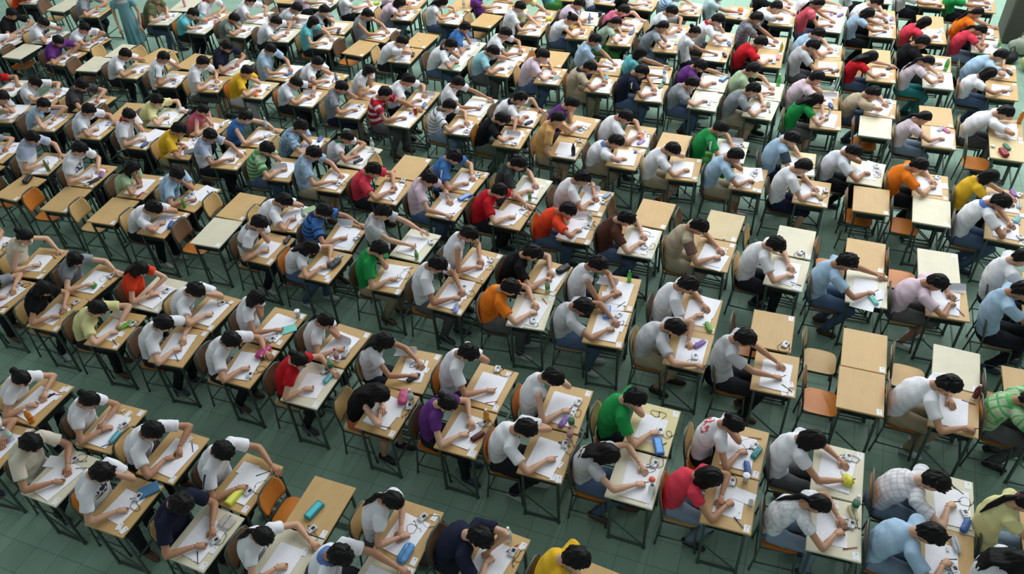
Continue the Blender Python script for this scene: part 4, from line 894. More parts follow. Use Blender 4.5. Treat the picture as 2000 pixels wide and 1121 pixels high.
# ---------------------------------------------------------------- things on the desks
def sheet_mesh(w, h, seed, lift=0, stack=1):
    rs = random.Random(seed); m = MB(); n = 9
    for k in range(stack):
        ox, oy, an = (rs.uniform(-.012, .012), rs.uniform(-.015, .015), rs.uniform(-.07, .07)) if k else (0, 0, 0)
        V = []; ph = rs.uniform(0, 6)
        for i in range(n):
            for j in range(n):
                x = (i/(n-1)-.5)*h; y = (j/(n-1)-.5)*w
                z = .0012*(1+k)+.0018*k+.0022*abs(math.sin(x*9+ph)*math.sin(y*8+ph))*(.4+1.2*(abs(y)/w*2)**2)
                V.append((x*math.cos(an)-y*math.sin(an)+ox, x*math.sin(an)+y*math.cos(an)+oy, z))
        if lift:           # page turned up: rolls from the left edge into a standing curl
            V = []
            for i in range(n):
                for j in range(n):
                    x = (i/(n-1)-.5)*h; s = j/(n-1)*w; th = s/w*1.55
                    V.append((x+.02*math.sin(s*9), .02+w/2.3*math.sin(th)*.55-.05, .004+w/2.3*(1-math.cos(th))*.62+.01*math.sin(x*14)))
        f = [(i*n+j, (i+1)*n+j, (i+1)*n+j+1, i*n+j+1) for i in range(n-1) for j in range(n-1)]
        m.add(V, f)
    return m.mesh('sheet', [paper_mat()], True)
SHEETS = [sheet_mesh(.405, .295, i, 0, 2) for i in range(4)]+[sheet_mesh(.33, .26, 9+i, 0, 1) for i in range(2)]
LIFT = [sheet_mesh(.30, .25, 30+i, 1) for i in range(2)]
SMALL = [sheet_mesh(.14, .20, 50, 0, 1)]
def bottle_mesh(h, r, cap, body, label, liquid=None, clear=True):
    m = MB(); m.lathe([(r*.8, 0), (r, .006), (r, h*.18), (r*.94, h*.22), (r, h*.27), (r, h*.62), (r*.88, h*.72), (r*.42, h*.88), (r*.40, h*.93)], 16, 0)
    m.lathe([(r*1.012, h*.30), (r*1.012, h*.56)], 16, 2); m.lathe([(r*.46, h*.925), (r*.46, h), (r*.38, h*1.005)], 12, 1)
    return m
def bottle_thing(lab, loc, h, r, body, capc, labc, alpha=.45, group=None, name='water_bottle', cat='bottle'):
    t = thing(name, lab, cat, loc)
    m = MB(); m.lathe([(r*.8, 0), (r, .006), (r, h*.18), (r*.94, h*.22), (r, h*.27), (r, h*.62), (r*.88, h*.72), (r*.42, h*.88), (r*.40, h*.93)], 16, 0)
    put('bottle_body', m.mesh('bottle', [plain('plastic %d %d %d' % body, body, .15, 0, .6, alpha)], True), t)
    m = MB(); m.lathe([(r*.46, h*.925), (r*.46, h), (r*.36, h*1.01)], 12); put('cap', m.mesh('cap', [plain('cap %d %d %d' % capc, capc, .4)], True), t)
    if labc:
        m = MB(); m.lathe([(r*1.02, h*.30), (r*1.02, h*.56)], 16); put('wrap_label', m.mesh('wrap', [plain('wrap %d %d %d' % labc, labc, .5)], True), t)
    return t
def pouch_mesh(L, W, H, mats, seed):
    rs = random.Random(seed); m = MB(); n, k = 16, 8; V = []
    for i in range(k+1):
        t = math.pi*i/k
        for j in range(n):
            p = 2*math.pi*j/n; q = lambda v, e: np.sign(v)*abs(v)**e
            x = q(math.sin(t), .5)*q(math.cos(p), .45)*L/2; y = q(math.sin(t), .5)*q(math.sin(p), .45)*W/2; z = q(math.cos(t), .7)*H/2+H/2
            V.append((x, y, max(0, z*(1+.12*math.sin(x*60+seed)*math.sin(y*50)))))
    m.add(V, [(i*n+j, (i+1)*n+j, (i+1)*n+(j+1) % n, i*n+(j+1) % n) for i in range(k) for j in range(n)])
    me = m.mesh('pouch', mats, True)
    z = MB(); z.tube([(-L*.42, 0, H*.96), (0, 0, H*1.06), (L*.42, 0, H*.96)], .003, 6); z.box((L*.38, .004, H*1.0), (.018, .008, .004))
    return me, z
def cord_mesh(seed):
    rs = random.Random(seed); P = []; x = y = 0; a = rs.uniform(0, 6)
    for i in range(26):
        a += rs.uniform(-.3, .85); x += .018*math.cos(a); y += .018*math.sin(a); P.append((x, y, .003))
    P = np.array(P); P[:, :2] -= P[0, :2]; s = .16/max(.05, np.abs(P[:, :2]).max()); P[:, :2] *= min(1, s); P = [tuple(p) for p in P]
    m = MB(); m.tube(P, .0023, 5); 
    for e in (-1, -4): m.ball(P[e], (.008, .006, .005), 8, 5)
    return m.mesh('cord', [plain('black cable', (26, 26, 28), .5)], True)
CORDS = [cord_mesh(i) for i in range(6)]
def radio_parts():
    m = MB(); m.rbox((0, 0, .0115), (.062, .092, .023), .004); a = m.mesh('radio_case', [plain('silver plastic', (206, 208, 214), .35, .1, .5)])
    m = MB(); m.box((.006, .012, .0236), (.030, .034, .0012)); b = m.mesh('radio_screen', [plain('dark screen', (46, 50, 60), .2)])
    m = MB()
    for i in (-1, 0, 1): m.lathe([(.006, 0), (.005, .002)], 8, 0, (-.014+.014*i, -.026, .023))
    return a, b, m.mesh('radio_buttons', [plain('grey buttons', (120, 124, 132), .4)])
RADIO = radio_parts()
CASEC = dict(blue=(52, 96, 168), boxblue=(60, 120, 190), boxteal=(48, 140, 150), boxyellow=(206, 210, 70), teal=(40, 140, 140), cyan=(110, 190, 205), mint=(130, 222, 206),
    mintbag=(120, 210, 196), mintcard=(170, 214, 208), green=(110, 176, 60), greencase=(90, 140, 112), greenc=(110, 150, 130), greenf=(196, 216, 110), greenb=(60, 130, 100),
    greennote=(150, 180, 130), greensheet=(150, 196, 168), leaf=(40, 140, 60), pink=(206, 80, 130), pinkcase=(222, 120, 150), pinkbag=(226, 150, 170), pinkbits=(210, 150, 190),
    pinkpaper=(236, 190, 186), pinkpen=(190, 70, 110), magenta=(190, 60, 120), purple=(140, 100, 180), purplebag=(150, 140, 200), purplef=(140, 90, 180), lilac=(180, 160, 210),
    orange=(240, 120, 50), orangebag=(238, 116, 44), orangecase=(226, 160, 60), orangelid=(226, 92, 56), orangepen=(220, 110, 50), coral=(232, 110, 90), darkred=(92, 30, 38),
    redblack=(150, 24, 34), redpen=(190, 60, 80), black=(34, 34, 38), blackbag=(30, 30, 34), dark=(56, 60, 68), darkoval=(54, 66, 72), oval=(84, 54, 48), navy=(36, 46, 84),
    silver=(186, 188, 198), grey=(150, 150, 150), greybag=(120, 122, 126), greyfan=(150, 160, 150), clear=(206, 212, 222), clearbag=(200, 208, 210), round=(214, 206, 198),
    white=(230, 232, 238), plasticbag=(232, 224, 232), tissue=(236, 238, 240), yellow=(226, 220, 70), yellowgreen=(206, 220, 90), beige=(214, 204, 160), brown=(120, 90, 72),
    tan=(190, 160, 110), bluebig=(90, 150, 210), bluebag=(110, 136, 200), bluebits=(110, 130, 190), bluebox=(96, 130, 190), bluesh=(110, 130, 170), bluewhite=(130, 150, 200),
    book=(112, 122, 122), bookblue=(70, 120, 160), books=(150, 196, 196), mix=(150, 150, 176), ruler=(190, 196, 90), tube=(200, 204, 196), paleblue=(160, 190, 225))
CN = dict(mint='mint green', boxblue='bright blue', boxteal='teal', boxyellow='yellow green', mintbag='mint green', mintcard='pale mint', greencase='dull green', greenc='dull green',
    greenf='lime green', greenb='dark green', greennote='pale green', greensheet='pale green', leaf='leaf green', pinkcase='pink', pinkbag='pink', pinkbits='pinkish', pinkpaper='pale pink',
    pinkpen='pink', purplebag='lilac blue', purplef='purple', orangebag='orange', orangecase='orange yellow', orangelid='orange red', orangepen='orange', darkred='dark red',
    redblack='red and black', redpen='red', blackbag='black', darkoval='dark grey', oval='dark brown', greybag='grey', greyfan='greyish', clear='clear', clearbag='clear', round='clear round',
    plasticbag='white and pink', tissue='white', yellowgreen='yellow green', bluebig='light blue', bluebag='blue', bluebits='blue', bluebox='blue', bluesh='blue', bluewhite='blue and white',
    bookblue='blue', books='pale teal', book='grey', mix='mixed coloured', ruler='yellow', tube='white', paleblue='pale blue')
BOT = dict(clear=((206, 222, 224), (236, 240, 240), (190, 214, 210), .4, .205, .031), green=((190, 220, 206), (236, 240, 240), (36, 120, 78), .42, .215, .032), greens=((150, 200, 120), (60, 140, 70), (80, 160, 70), .8, .15, .026),
    greenb=((70, 190, 70), (60, 180, 70), None, .9, .17, .026), greenbig=((110, 200, 110), (220, 236, 220), (60, 180, 60), .8, .215, .034), greentall=((120, 146, 90), (110, 150, 90), None, .9, .20, .03),
    greensm=((70, 170, 80), (60, 160, 70), None, .9, .16, .024), redcap=((214, 222, 222), (206, 40, 48), (196, 120, 130), .4, .20, .03), redgreen=((170, 200, 150), (196, 40, 60), (110, 150, 80), .6, .21, .03),
    red=((96, 32, 44), (206, 190, 190), (120, 40, 56), .95, .185, .03), tea=((214, 150, 40), (236, 232, 226), (226, 170, 60), .85, .19, .031), orange=((226, 140, 40), (240, 220, 200), (232, 130, 30), .95, .20, .032),
    cola=((40, 22, 24), (50, 40, 90), (70, 50, 60), .95, .20, .031), small=((206, 214, 214), (230, 236, 236), None, .6, .09, .022), blue=((150, 180, 210), (90, 120, 190), (120, 160, 210), .7, .19, .03),
    jar=((196, 214, 206), (30, 92, 62), None, .5, .13, .034), yellow=((222, 220, 90), (226, 226, 120), None, .9, .17, .028), pink=((226, 170, 190), (232, 130, 160), None, .9, .19, .03), cap=((70, 60, 56), (230, 230, 230), None, .95, .06, .022))
BN = dict(clear='clear water bottle', green='clear water bottle with green label', greens='small green drink bottle', greenb='bright green bottle', greenbig='green drink bottle', greentall='tall olive green bottle',
    greensm='small bright green bottle', redcap='clear bottle with red cap', redgreen='green drink bottle with red cap', red='dark red drink bottle', tea='bottle of amber tea', orange='orange drink bottle',
    cola='dark cola bottle', small='small white bottle', blue='pale blue bottle', jar='clear jar with dark green lid', yellow='yellow bottle', pink='pink bottle', cap='small dark pot with white lid')
pen_me = {}
def pen_mesh(c):
    if c not in pen_me:
        m = MB(); m.tube([(-.065, 0, .0045), (.055, 0, .0045), (.066, 0, .0045)], [.0042, .0042, .001], 6, 0); m.tube([(-.068, 0, .0045), (-.02, 0, .0045)], .0049, 6, 0)
        pen_me[c] = m.mesh('pen', [plain('pen %d %d %d' % c, c, .4)], True)
    return pen_me[c]
def items(r, c, cx, cy, ang, its, per, rs):
    ca, sa = math.cos(ang), math.sin(ang); W = lambda x, y, z=.7505: (cx+ca*x-sa*y, cy+sa*x+ca*y, z)
    pl = place(r, c); n = 0; used = {}
    def nm(k):
        used[k] = used.get(k, 0)+1; return '' if used[k] == 1 else ('another ', 'one more ', 'yet another ', 'a further ')[min(3, used[k]-2)]
    px, py = -.01+rs.uniform(-.015, .015), -.02+rs.uniform(-.02, .02)
    if per:
        rest = []
        for it in its:
            if it[0] == 'p' and not n and math.hypot(it[1]-px, it[2]-py) < .16 and it[2] < .13: px, py = .4*px+.6*it[1], .4*py+.6*it[2]; n = 1
            else: rest.append(it)
        its = rest; px = min(px, .06)
        o = put('exam_paper', SHEETS[rs.randrange(5)], None, W(px, py), ang+rs.uniform(-.14, .14)); tag(o, 'white printed exam sheets under the writing student, '+pl, 'paper', 'exam papers on the desks')
    if per and r >= 4 and rs.random() < .45:
        sy = rs.choice((-1, 1)); o = put('loose_sheet', SHEETS[5], None, W(.05+rs.uniform(-.03, .03), sy*.13, .7506), ang+rs.uniform(-.25, .25)); used['p'] = 1; tag(o, 'white sheet half under the exam sheets, '+pl, 'paper', 'loose sheets')
    if per and r >= 7 and not any(k[0] in 'rkb' for k, _, _ in its) and rs.random() < .7: its = its+[('r', .13, rs.choice((-.15, .12, .17)))]
    for k, x, y in its:
        a = ang+rs.uniform(-.5, .5)
        if k == 'r':
            t = thing('portable_radio', nm('r')+'small silver portable radio, desk in '+pl, 'radio', W(x, y, .7525), a, 'portable radios')
            put('radio_case', RADIO[0], t)
            o = put('screen', RADIO[1], t); o['label'] = 'dark square screen'
            if cy < 11.6: put('buttons', RADIO[2], t); o = put('earphone_cord', CORDS[rs.randrange(6)], t, (.03, .03 if y < 0 else -.03, 0), rs.uniform(0, 6)); o['label'] = 'thin black earphone cord'
        elif k == 'w': tag(put('cable', CORDS[rs.randrange(6)], None, W(x, y, .7525), a), nm('w')+'loose coil of thin black cable, desk in '+pl, 'cable')
        elif k == 'c': tag(put('paper_card', ME['label'], None, W(x, y, .7525+.001*used.get('c', 0)), a*.8), nm('c')+'small white paper card, desk in '+pl, 'card', 'white cards on the desks')
        elif k == 'p': tag(put('loose_sheet', SMALL[0] if rs.random() < .5 else SHEETS[5], None, W(min(x, .12), y*.85, .7525), ang+rs.uniform(-.3, .3)), nm('p')+'extra white sheet beside exam sheets, '+pl, 'paper', 'loose sheets')
        elif k == 'L': tag(put('turned_page', LIFT[rs.randrange(2)], None, W(min(x, .07), min(y, .20), .7525), ang+rs.uniform(-.2, .2)), 'white exam page turned up and curling, '+pl, 'paper', 'turned pages')
        elif k in ('e', 'u'):
            m = MB(); m.rbox((0, 0, .008), (.022, .045, .014), .003); tag(put('eraser', m.mesh('eraser', [plain('eraser white', (226, 224, 216), .7)]), None, W(x, y, .7515), a), nm('e')+'small pale eraser, desk in '+pl, 'eraser')
        elif k == 'cup':
            t = thing('plastic_cup', 'clear plastic cup, desk in '+pl, 'cup', W(x, y)); m = MB(); m.lathe([(.024, .001), (.034, .095), (.032, .095), (.022, .004)], 16); put('cup_wall', m.mesh('cup', [plain('cup plastic', (226, 228, 232), .3, 0, .5, .6)], True), t)
            m = MB(); m.lathe([(.035, .095), (.036, .099), (.033, .100)], 16); put('rim', m.mesh('rim', [plain('cup rim', (236, 238, 242), .3)], True), t)
        elif k[:2] == 'b:':
            b = BOT.get(k[2:]); x = min(x, .185); y = max(-.25, min(.25, y))
            if k == 'b:redcan':
                t = thing('drink_can', 'red drink can, desk in '+pl, 'can', W(x, y)); m = MB(); m.lathe([(.026, 0), (.031, .006), (.031, .108), (.026, .118)], 16); put('can_body', m.mesh('can', [plain('red can', (170, 50, 44), .35, .3)], True), t)
                m = MB(); m.lathe([(.026, .118), (.026, .120)], 16); put('can_top', m.mesh('cantop', [plain('silver plastic', (206, 208, 214))], True), t); continue
            if k == 'b:mug':
                t = thing('mug', 'dark mug, desk in '+pl, 'mug', W(x, y)); m = MB(); m.lathe([(.034, 0), (.038, .01), (.038, .09), (.034, .09), (.032, .01)], 16); put('mug_body', m.mesh('mug', [plain('dark mug', (50, 56, 66), .4)], True), t)
                m = MB(); m.tube([(.036, 0, .075), (.060, 0, .07), (.062, 0, .035), (.037, 0, .025)], .005, 6); put('handle', m.mesh('mughandle', [plain('dark mug', (50, 56, 66))], True), t); continue
            bottle_thing(nm(k)+BN[k[2:]]+', desk in '+pl, W(x, y), b[4], b[5], b[0], b[1], b[2], b[3])
        elif k[:2] == 'k:':
            q = k[2:]; col = CASEC[q]; cn = CN.get(q, q); mt = plain('case %s' % q, col, .45, 0, .4, .75 if q in ('clear', 'clearbag', 'round') else 1, bump=.3)
            x = min(x, .15); y = max(-.22, min(.22, y)); a = ang+math.pi/2+rs.uniform(-.6, .6)
            if q[:3] == 'box' or q in ('bluebox',):
                t = thing('tissue_box' if 0 else 'pencil_box', nm(k)+cn+' pencil box, desk in '+pl, 'pencil box', W(x, y), a)
                m = MB(); m.rbox((0, 0, .020), (.20, .085, .04), .005); put('box_body', m.mesh('pbox', [mt]), t); m = MB(); m.rbox((0, 0, .0405), (.17, .055, .003), .001); put('lid_panel', m.mesh('plid', [plain('lid '+q, tuple(min(255, int(v*1.25)+30) for v in col), .4)]), t)
            elif q in ('book', 'books', 'bookblue', 'greensheet', 'greennote', 'mintcard', 'pinkpaper', 'mintbag', 'greyfan', 'greenf'):
                hgt = .02 if q.startswith('book') else .006
                t = thing('notebook', nm(k)+cn+' notebook, desk in '+pl, 'notebook', W(x, y, .7535), a+1.2); m = MB(); m.rbox((0, 0, hgt/2), (.13, .19, hgt), .002); put('cover', m.mesh('nb', [mt]), t)
                m = MB(); m.box((.003, .0, hgt/2), (.129, .188, hgt*.6)); put('pages', m.mesh('pg', [plain('pages', (232, 232, 228))]), t)
            elif q in ('leaf',):
                m = MB(); m.ball((0, 0, .03), (.05, .012, .03), 10, 6); tag(put('ornament', m.mesh('leaf', [mt], True), None, W(x, y), a), 'leaf green fan shaped ornament, desk in '+pl, 'ornament')
            elif q in ('ruler', 'pinkpen', 'orangepen', 'redpen', 'navy', 'tube'):
                if q == 'ruler': m = MB(); m.box((0, 0, .002), (.20, .03, .003)); tag(put('ruler', m.mesh('ruler', [mt]), None, W(x, y, .7525), a), 'yellow ruler, desk in '+pl, 'ruler')
                else: tag(put('marker_pen' if q != 'tube' else 'paper_roll', (lambda m: (m.tube([(-.07, 0, .012), (.06, 0, .012), (.075, 0, .012)], [.011, .011, .004], 8), m.mesh('mk', [mt], True))[1])(MB()), None, W(x, y), a), nm(k)+cn+(' marker pen, desk in ' if q != 'tube' else ' paper roll, desk in ')+pl, 'pen')
            elif q in ('plasticbag', 'tissue', 'pinkbits', 'mix', 'bluebits', 'orangebag', 'yellowgreen', 'yellow', 'orangelid'):
                m = MB(); big = q in ('plasticbag', 'orangebag', 'yellow', 'yellowgreen'); R_ = .07 if big else .035
                if q == 'orangelid': m.lathe([(.03, 0), (.032, .012), (.028, .018)], 16); w_ = 'round container lid'
                else:
                    m.ball((0, 0, R_*.45), (R_, R_*.8, R_*.5), 12, 8); v = m.v[0]; v += np.random.RandomState(r*50+c).uniform(-.12, .12, v.shape)*R_; v[:, 2] = np.maximum(v[:, 2], 0); w_ = 'crumpled bag' if big else 'crumpled wrapper'
                tag(put('container_lid' if q == 'orangelid' else 'crumpled_bag', m.mesh('bag', [mt], True), None, W(x, y), a), nm(k)+cn+' '+w_+', desk in '+pl, 'lid' if q == 'orangelid' else 'bag')
            else:
                bigb = q in ('blackbag', 'redblack', 'round', 'bluebig', 'magenta', 'pink', 'darkoval'); L_, W_, H_ = (.21, .10, .06) if bigb else (.17, .062, .036)
                if q == 'round': L_, W_, H_ = .15, .15, .03
                if q == 'silver': L_, W_, H_ = .12, .06, .03
                t = thing('pencil_case', nm(k)+cn+' pencil case, desk in '+pl, 'pencil case', W(x, y), a)
                me, z = pouch_mesh(L_, W_, H_, [mt], r*31+c); put('pouch', me, t); put('zip', z.mesh('zip', [plain('zip', (120, 120, 126), .4, .5)]), t)
    if per and cy < 9.7 and rs.random() < .8:
        y0 = -.26+rs.uniform(0, .05) if rs.random() < .5 else rs.uniform(.16, .24)
        cc = [(30, 30, 36), (40, 60, 130), (150, 150, 156), (170, 50, 50)][rs.randrange(4)]; cnm = {30: 'black', 40: 'blue', 150: 'grey', 170: 'red'}[cc[0]]
        tag(put('pen', pen_mesh(cc), None, W(rs.uniform(.08, .15), y0*.8, .7525), ang+rs.uniform(-1, 1)), cnm+' pen lying on the desktop, desk in '+pl, 'pen')
# ---------------------------------------------------------------- build all places
HW = dict(s='short-haired person', p='ponytailed person', u='person with hair bun', b='bob-haired person', l='long-haired person')
PW = dict(w='writing', c='chin on hand', h='head on hand', f='arms folded', x='one arm out', X='right arm out', D='right arm down')
PTW = dict(s='striped', s2='striped', s3='striped', s4='striped', s5='striped', s6='striped', s7='striped', p='checked', p2='checked', f='patterned', c='mottled', g='printed', n='printed', gs='printed', k2='printed', g2='printed')
POS = {(d[0], d[1]): d[2:4] for d in DATA}
for (r, c, cx, cy, a, top, per, its, q) in DATA:
    rear = -.66
    for (x2, y2) in POS.values():
        if -1.3 < x2-cx < -.3 and abs(y2-cy) < .45: rear = max(rear, x2-cx+.23)
    rs = random.Random(r*1000+c*7+3); ang = math.radians(a)
    used = [i for i in its]
    what = 'under exam papers' if per else ('with nothing on it' if not used else 'without a student')
    desk(r, c, cx, cy, ang, top, what)
    ca, sa = math.cos(ang), math.sin(ang)
    if per:
        base, _, pat = per[4].partition('~'); pw = PTW.get(pat, '')
        g = 'sleeveless top' if pat[:1] in ('t', 'h') and pat != 'te' else 'shirt'
        lab = '%s in %s %s, %s, %s' % (HW[per[3]], (CNAME[base]+' '+pw).strip(), g, PW[per[6]], place(r, c))
        if len(lab.replace('-', ' ').split()) > 16 and pw: lab = lab.replace(' '+pw+' ', ' ', 1)
        if len(lab.replace('-', ' ').split()) > 16: lab = lab.replace('sleeveless top', 'top').replace(' person', '')
        root, hip, Hd = person(r, c, cx, cy, ang, per, rs, lab, rear)
        hx, hy = max(hip[0]+.05, rear+.245), hip[1]; cw = 'under a seated student'
    else: hx, hy = (q[1] if q else -.40), 0; hx = max(rear+.245, min(-.10, hx)); cw = 'standing empty'
    col = q[0] if q else rs.choice(['orange', 'orange', 'tan', 'brown']); bcol = rs.choice(['brown', 'brown', 'brown', 'tan', 'tan', 'orange']) if not q else ('brown' if q[0] == 'orange' and rs.random() < .6 else col)
    chair(r, c, cx+ca*hx-sa*hy, cy+sa*hx+ca*hy, ang, col, bcol, cw)
    items(r, c, cx, cy, ang, its, per, rs)
for (cx, cy, ang, w, d, u, r, c) in PEN:
    ca, sa = math.cos(ang), math.sin(ang); col = (30, 30, 36) if u < .7 else (40, 60, 130)
    o = put('pen', pen_mesh(col), None, (cx+ca*w[0]-sa*w[1], cy+sa*w[0]+ca*w[1], w[2]+.03)); o.rotation_euler = (0, 1.0, ang+2.4)
    tag(o, ('black' if u < .7 else 'blue')+' pen held in the writing hand, '+place(r, c), 'pen', 'pens in writing hands')
# ---------------------------------------------------------------- invigilator, bags, litter
def standing(x, y, rz):
    root = thing('person', 'standing person in a teal blue dress in the aisle between desks, near the top', 'person', (x, y, 0), rz)
    m = MB(); H = 1.58
    m.tube([(0, 0, .95), (0, 0, 1.1), (0, 0, 1.28), (0, 0, 1.34)], [.10, .095, .12, .06], 14, sec=[(1.3, .9)]*4); m.tube([(0, 0, 1.30), (.01, 0, 1.42)], [.045, .05], 10)
    for s in (-1, 1):
        m.tube([(0, s*.12, 1.30), (0, s*.185, 1.27), (-.01, s*.23, 1.08), (0, s*.235, 1.02), (.07, s*.22, .86), (.10, s*.21, .80)], [.04, .042, .036, .032, .028, .021], 10)
        m.tube([(0, s*.075, .95), (.01, s*.08, .52), (.0, s*.08, .45), (-.01, s*.08, .30), (0, s*.08, .06)], [.08, .05, .048, .05, .032], 10)
    V, F = fuse(m, .014, 3); b = MB(); b.add(V, [tuple(q) for q in F.tolist()])
    for s in (-1, 1): hand(b, np.array([.105, s*.208, .79]), np.array([.25, 0, -1.]), np.array([-1., -s*.5, 0]), s, 'flat', True)
    hv, hf = head_shape(20, 16); b.add(hv*.95+np.array([.03, 0, 1.50]), hf)
    for s in (-1, 1):
        b.ball((.024, s*.073, 1.49), (.017, .008, .030), 8, 6); b.ball((.10, s*.030, 1.504), (.011, .014, .008), 8, 6, 1); b.ball((.108, s*.030, 1.503), (.005, .006, .006), 6, 5, 2)
    b.ball((.118, 0, 1.447), (.007, .020, .006), 8, 6, 3)
    put('body', fast_mesh('body', b.verts(), b.f, [skin_mats[0](), plain('eye white', (225, 222, 216)), plain('dark iris', (24, 18, 16)), plain('lips', (158, 88, 80))], b.m), root)
    m = MB(); m.tube([(0, 0, .42), (0, 0, .70), (0, 0, .98), (0, 0, 1.14), (0, 0, 1.27), (0, 0, 1.33)], [.165, .150, .130, .118, .135, .085], 22, sec=[(1.1, .9)]*4+[(1.2, .8)]*2)
    for s in (-1, 1): m.tube([(0, s*.12, 1.28), (0, s*.185, 1.265), (-.005, s*.215, 1.16)], [.058, .06, .058], 12)
    V, F = fuse(m, .014, 3); V = V+vnormals(V, F)*(np.sin(np.arctan2(V[:, 1], V[:, 0])*9)*.012*np.clip((1.0-V[:, 2])/.5, 0, 1))[:, None]
    put('dress', fast_mesh('dress', V, F, [plain('teal blue dress', (118, 166, 176), .9, 0, .15)]), root)
    hb = MB(); v, f = hair_shape('b', random.Random(5), 34, 26); hb.add(v*.97+np.array([.03, 0, 1.50]), f); put('hair', hb.mesh('hair', [hair_mat()], True), root)
    for s in (-1, 1):
        sb = MB(); sb.tube([(-.06, s*.08, .035), (-.03, s*.08, .042), (.06, s*.08, .034), (.14, s*.08, .022)], [.02, .034, .034, .014], 10); put('shoe', sb.mesh('shoe', [plain('shoe 40', (40, 38, 38), .5)], True), root)
standing(-13.18, 12.12, -1.0)
def sack(name, label, x, y, R, col, rz, seed):
    t = thing(name, label, 'bag', (x, y, 0), rz); m = MB(); m.ball((0, 0, R[2]), R, 20, 14); v = m.v[0]; rr = np.random.RandomState(seed)
    v[:, 2] = np.maximum(v[:, 2], 0); v *= 1+.07*np.sin(v[:, [1]]*26+seed)*np.sin(v[:, [0]]*21+v[:, [2]]*17)
    put('bag_body', m.mesh('sack', [plain('bag %d' % seed, col, .7, bump=.5)], True), t)
    m = MB(); z = R[2]*1.9; m.tube([(-R[0]*.5, 0, z*.86), (-R[0]*.3, .02, z+.10), (R[0]*.3, .02, z+.10), (R[0]*.5, 0, z*.86)], .009, 6); put('strap', m.mesh('strap', [plain('strap %d' % seed, tuple(int(a*.7) for a in col))], True), t)
sack('shoulder_bag', 'pale grey green bag slumped at the foot of the concrete pillar', 3.72, 16.55, (.28, .16, .17), (176, 188, 170), .3, 3)
sack('shoulder_bag', 'yellow green bag on the floor below the concrete pillar', 3.82, 15.85, (.22, .17, .15), (206, 206, 140), -.4, 4)
sack('backpack', 'black bag on the floor between the two bags by the pillar', 3.48, 16.15, (.15, .12, .10), (36, 36, 40), .8, 5)
sack('backpack', 'black bag on floor under a desk in fifth row up', -.30, 6.65, (.15, .12, .16), (28, 30, 34), .2, 6)
m = MB(); m.ball((0, 0, .008), (.035, .02, .008), 10, 6); tag(put('crumpled_tissue', m.mesh('tissue', [plain('tissue', (232, 232, 228))], True), None, (-.22, 9.52, 0)), 'scrap of white tissue lying on the green floor', 'litter')
m = MB(); m.ball((0, 0, .006), (.02, .015, .006), 10, 6); tag(put('crumpled_tissue', m.mesh('tissue', [plain('tissue', (232, 232, 228))], True), None, (-6.72, 1.9, 0)), 'tiny white scrap on the floor near the lower edge', 'litter')
# ---------------------------------------------------------------- setting
m, nt, b = new_mat('green floor tiles')
tc = nnode(nt, 'ShaderNodeTexCoord'); mp = nnode(nt, 'ShaderNodeMapping'); link(nt, tc.outputs['Object'], mp.inputs['Vector'])
mp.inputs['Location'].default_value = (.25+30, -4.14+30, 0)
br = nnode(nt, 'ShaderNodeTexBrick'); br.offset = 0; br.squash = 1; link(nt, mp.outputs[0], br.inputs['Vector'])
br.inputs['Scale'].default_value = 1; br.inputs['Brick Width'].default_value = .30; br.inputs['Row Height'].default_value = .30; br.inputs['Mortar Size'].default_value = .0035
br.inputs['Mortar Smooth'].default_value = .3
br.inputs['Color1'].default_value = (*srgb(136, 168, 149), 1); br.inputs['Color2'].default_value = (*srgb(144, 176, 157), 1); br.inputs['Mortar'].default_value = (*srgb(104, 128, 116), 1)
nz = nnode(nt, 'ShaderNodeTexNoise'); nz.inputs['Scale'].default_value = 1.3; nz.inputs['Detail'].default_value = 6; link(nt, tc.outputs['Object'], nz.inputs['Vector'])
n2 = nnode(nt, 'ShaderNodeTexNoise'); n2.inputs['Scale'].default_value = 40; link(nt, tc.outputs['Object'], n2.inputs['Vector'])
hs = nnode(nt, 'ShaderNodeHueSaturation'); link(nt, br.outputs['Color'], hs.inputs['Color'])
link(nt, math_node(nt, 'ADD', math_node(nt, 'MULTIPLY_ADD', nz.outputs['Fac'], .35, .78), math_node(nt, 'MULTIPLY', n2.outputs['Fac'], .08)), hs.inputs['Value'])
link(nt, hs.outputs[0], b.inputs['Base Color']); b.inputs['Roughness'].default_value = .55; b.inputs['Specular IOR Level'].default_value = .25
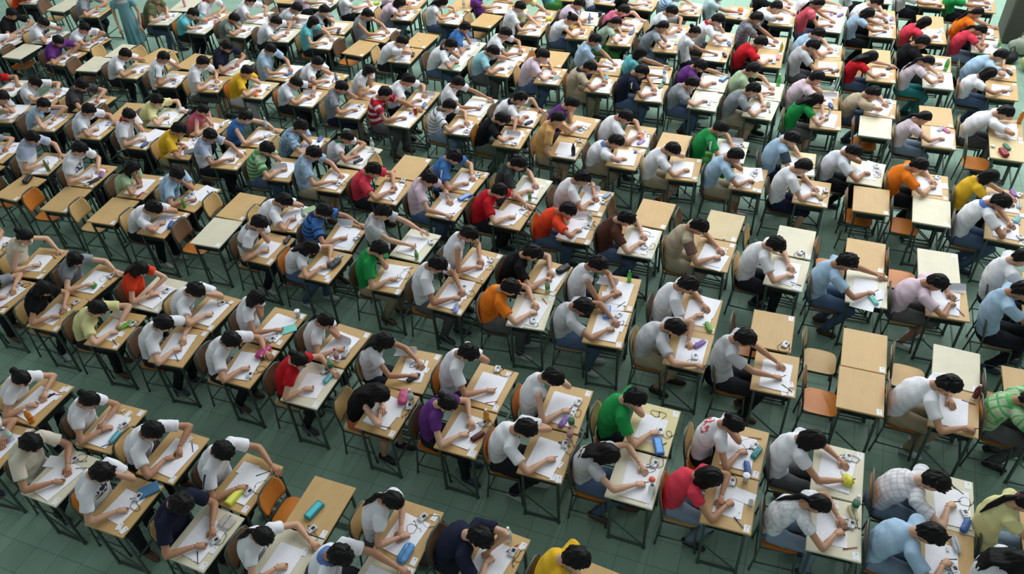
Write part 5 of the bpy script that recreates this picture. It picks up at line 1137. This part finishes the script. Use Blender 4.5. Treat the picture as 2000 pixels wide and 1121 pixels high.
f = MB(); f.add([(-26, -2, 0), (9, -2, 0), (9, 26, 0), (-26, 26, 0)], [(0, 1, 2, 3)]); fl = put('floor', f.mesh('floor', [m]), None); fl['kind'] = 'structure'; fl['label'] = 'green tiled floor'
m = plain('grey concrete', (98, 98, 88), .85, bump=.4)
f = MB(); f.rbox((4.2, 17.38, 1.6), (1.6, .86, 3.2), .03); pi = put('column', f.mesh('column', [m]), None); pi['kind'] = 'structure'; pi['label'] = 'grey concrete pillar'
# ---------------------------------------------------------------- light and camera
w = bpy.data.worlds.new('hall'); bpy.context.scene.world = w; w.use_nodes = True
bg = w.node_tree.nodes['Background']; bg.inputs[0].default_value = (.84, .94, .94, 1); bg.inputs[1].default_value = .36
def area(name, loc, tgt, sx, sy, power, col):
    l = bpy.data.lights.new(name, 'AREA'); l.shape = 'RECTANGLE'; l.size = sx; l.size_y = sy; l.energy = power; l.color = col
    o = bpy.data.objects.new(name, l); COL.objects.link(o); o.location = loc; o.rotation_euler = (Vector(tgt)-Vector(loc)).to_track_quat('-Z', 'Y').to_euler(); return o
area('daylight_windows', (3, 27, 10), (-3, 9, 0), 22, 7, 2000, (.93, .98, 1.0))
area('skylight', (-1, 18, 12), (-1, 17, 0), 26, 9, 3000, (.97, .99, 1.0))
cam = bpy.data.cameras.new('camera'); cam.sensor_width = 36; cam.lens = 28.2994; cam.clip_end = 200
co = bpy.data.objects.new('camera', cam); COL.objects.link(co)
fv, rv, uv = (-.29204008, .68985069, -.66243386), (.93714332, .34471497, -.05416624), (-.19098425, .63661418, .74715956)
M = Matrix(((rv[0], uv[0], -fv[0], 0), (rv[1], uv[1], -fv[1], 0), (rv[2], uv[2], -fv[2], 7.2848), (0, 0, 0, 1)))
co.matrix_world = M
sc = bpy.context.scene; sc.camera = co
bpy.data.objects.remove(_to); bpy.data.scenes.remove(_ts); bpy.data.meshes.remove(_tm)
sc.view_settings.view_transform = 'Standard'; sc.view_settings.look = 'None'; sc.view_settings.gamma = 1; sc.view_settings.use_curve_mapping = False
sc.view_settings.exposure = 0.08
sc.cycles.max_bounces = 5; sc.cycles.diffuse_bounces = 3; sc.cycles.glossy_bounces = 2; sc.cycles.transparent_max_bounces = 6
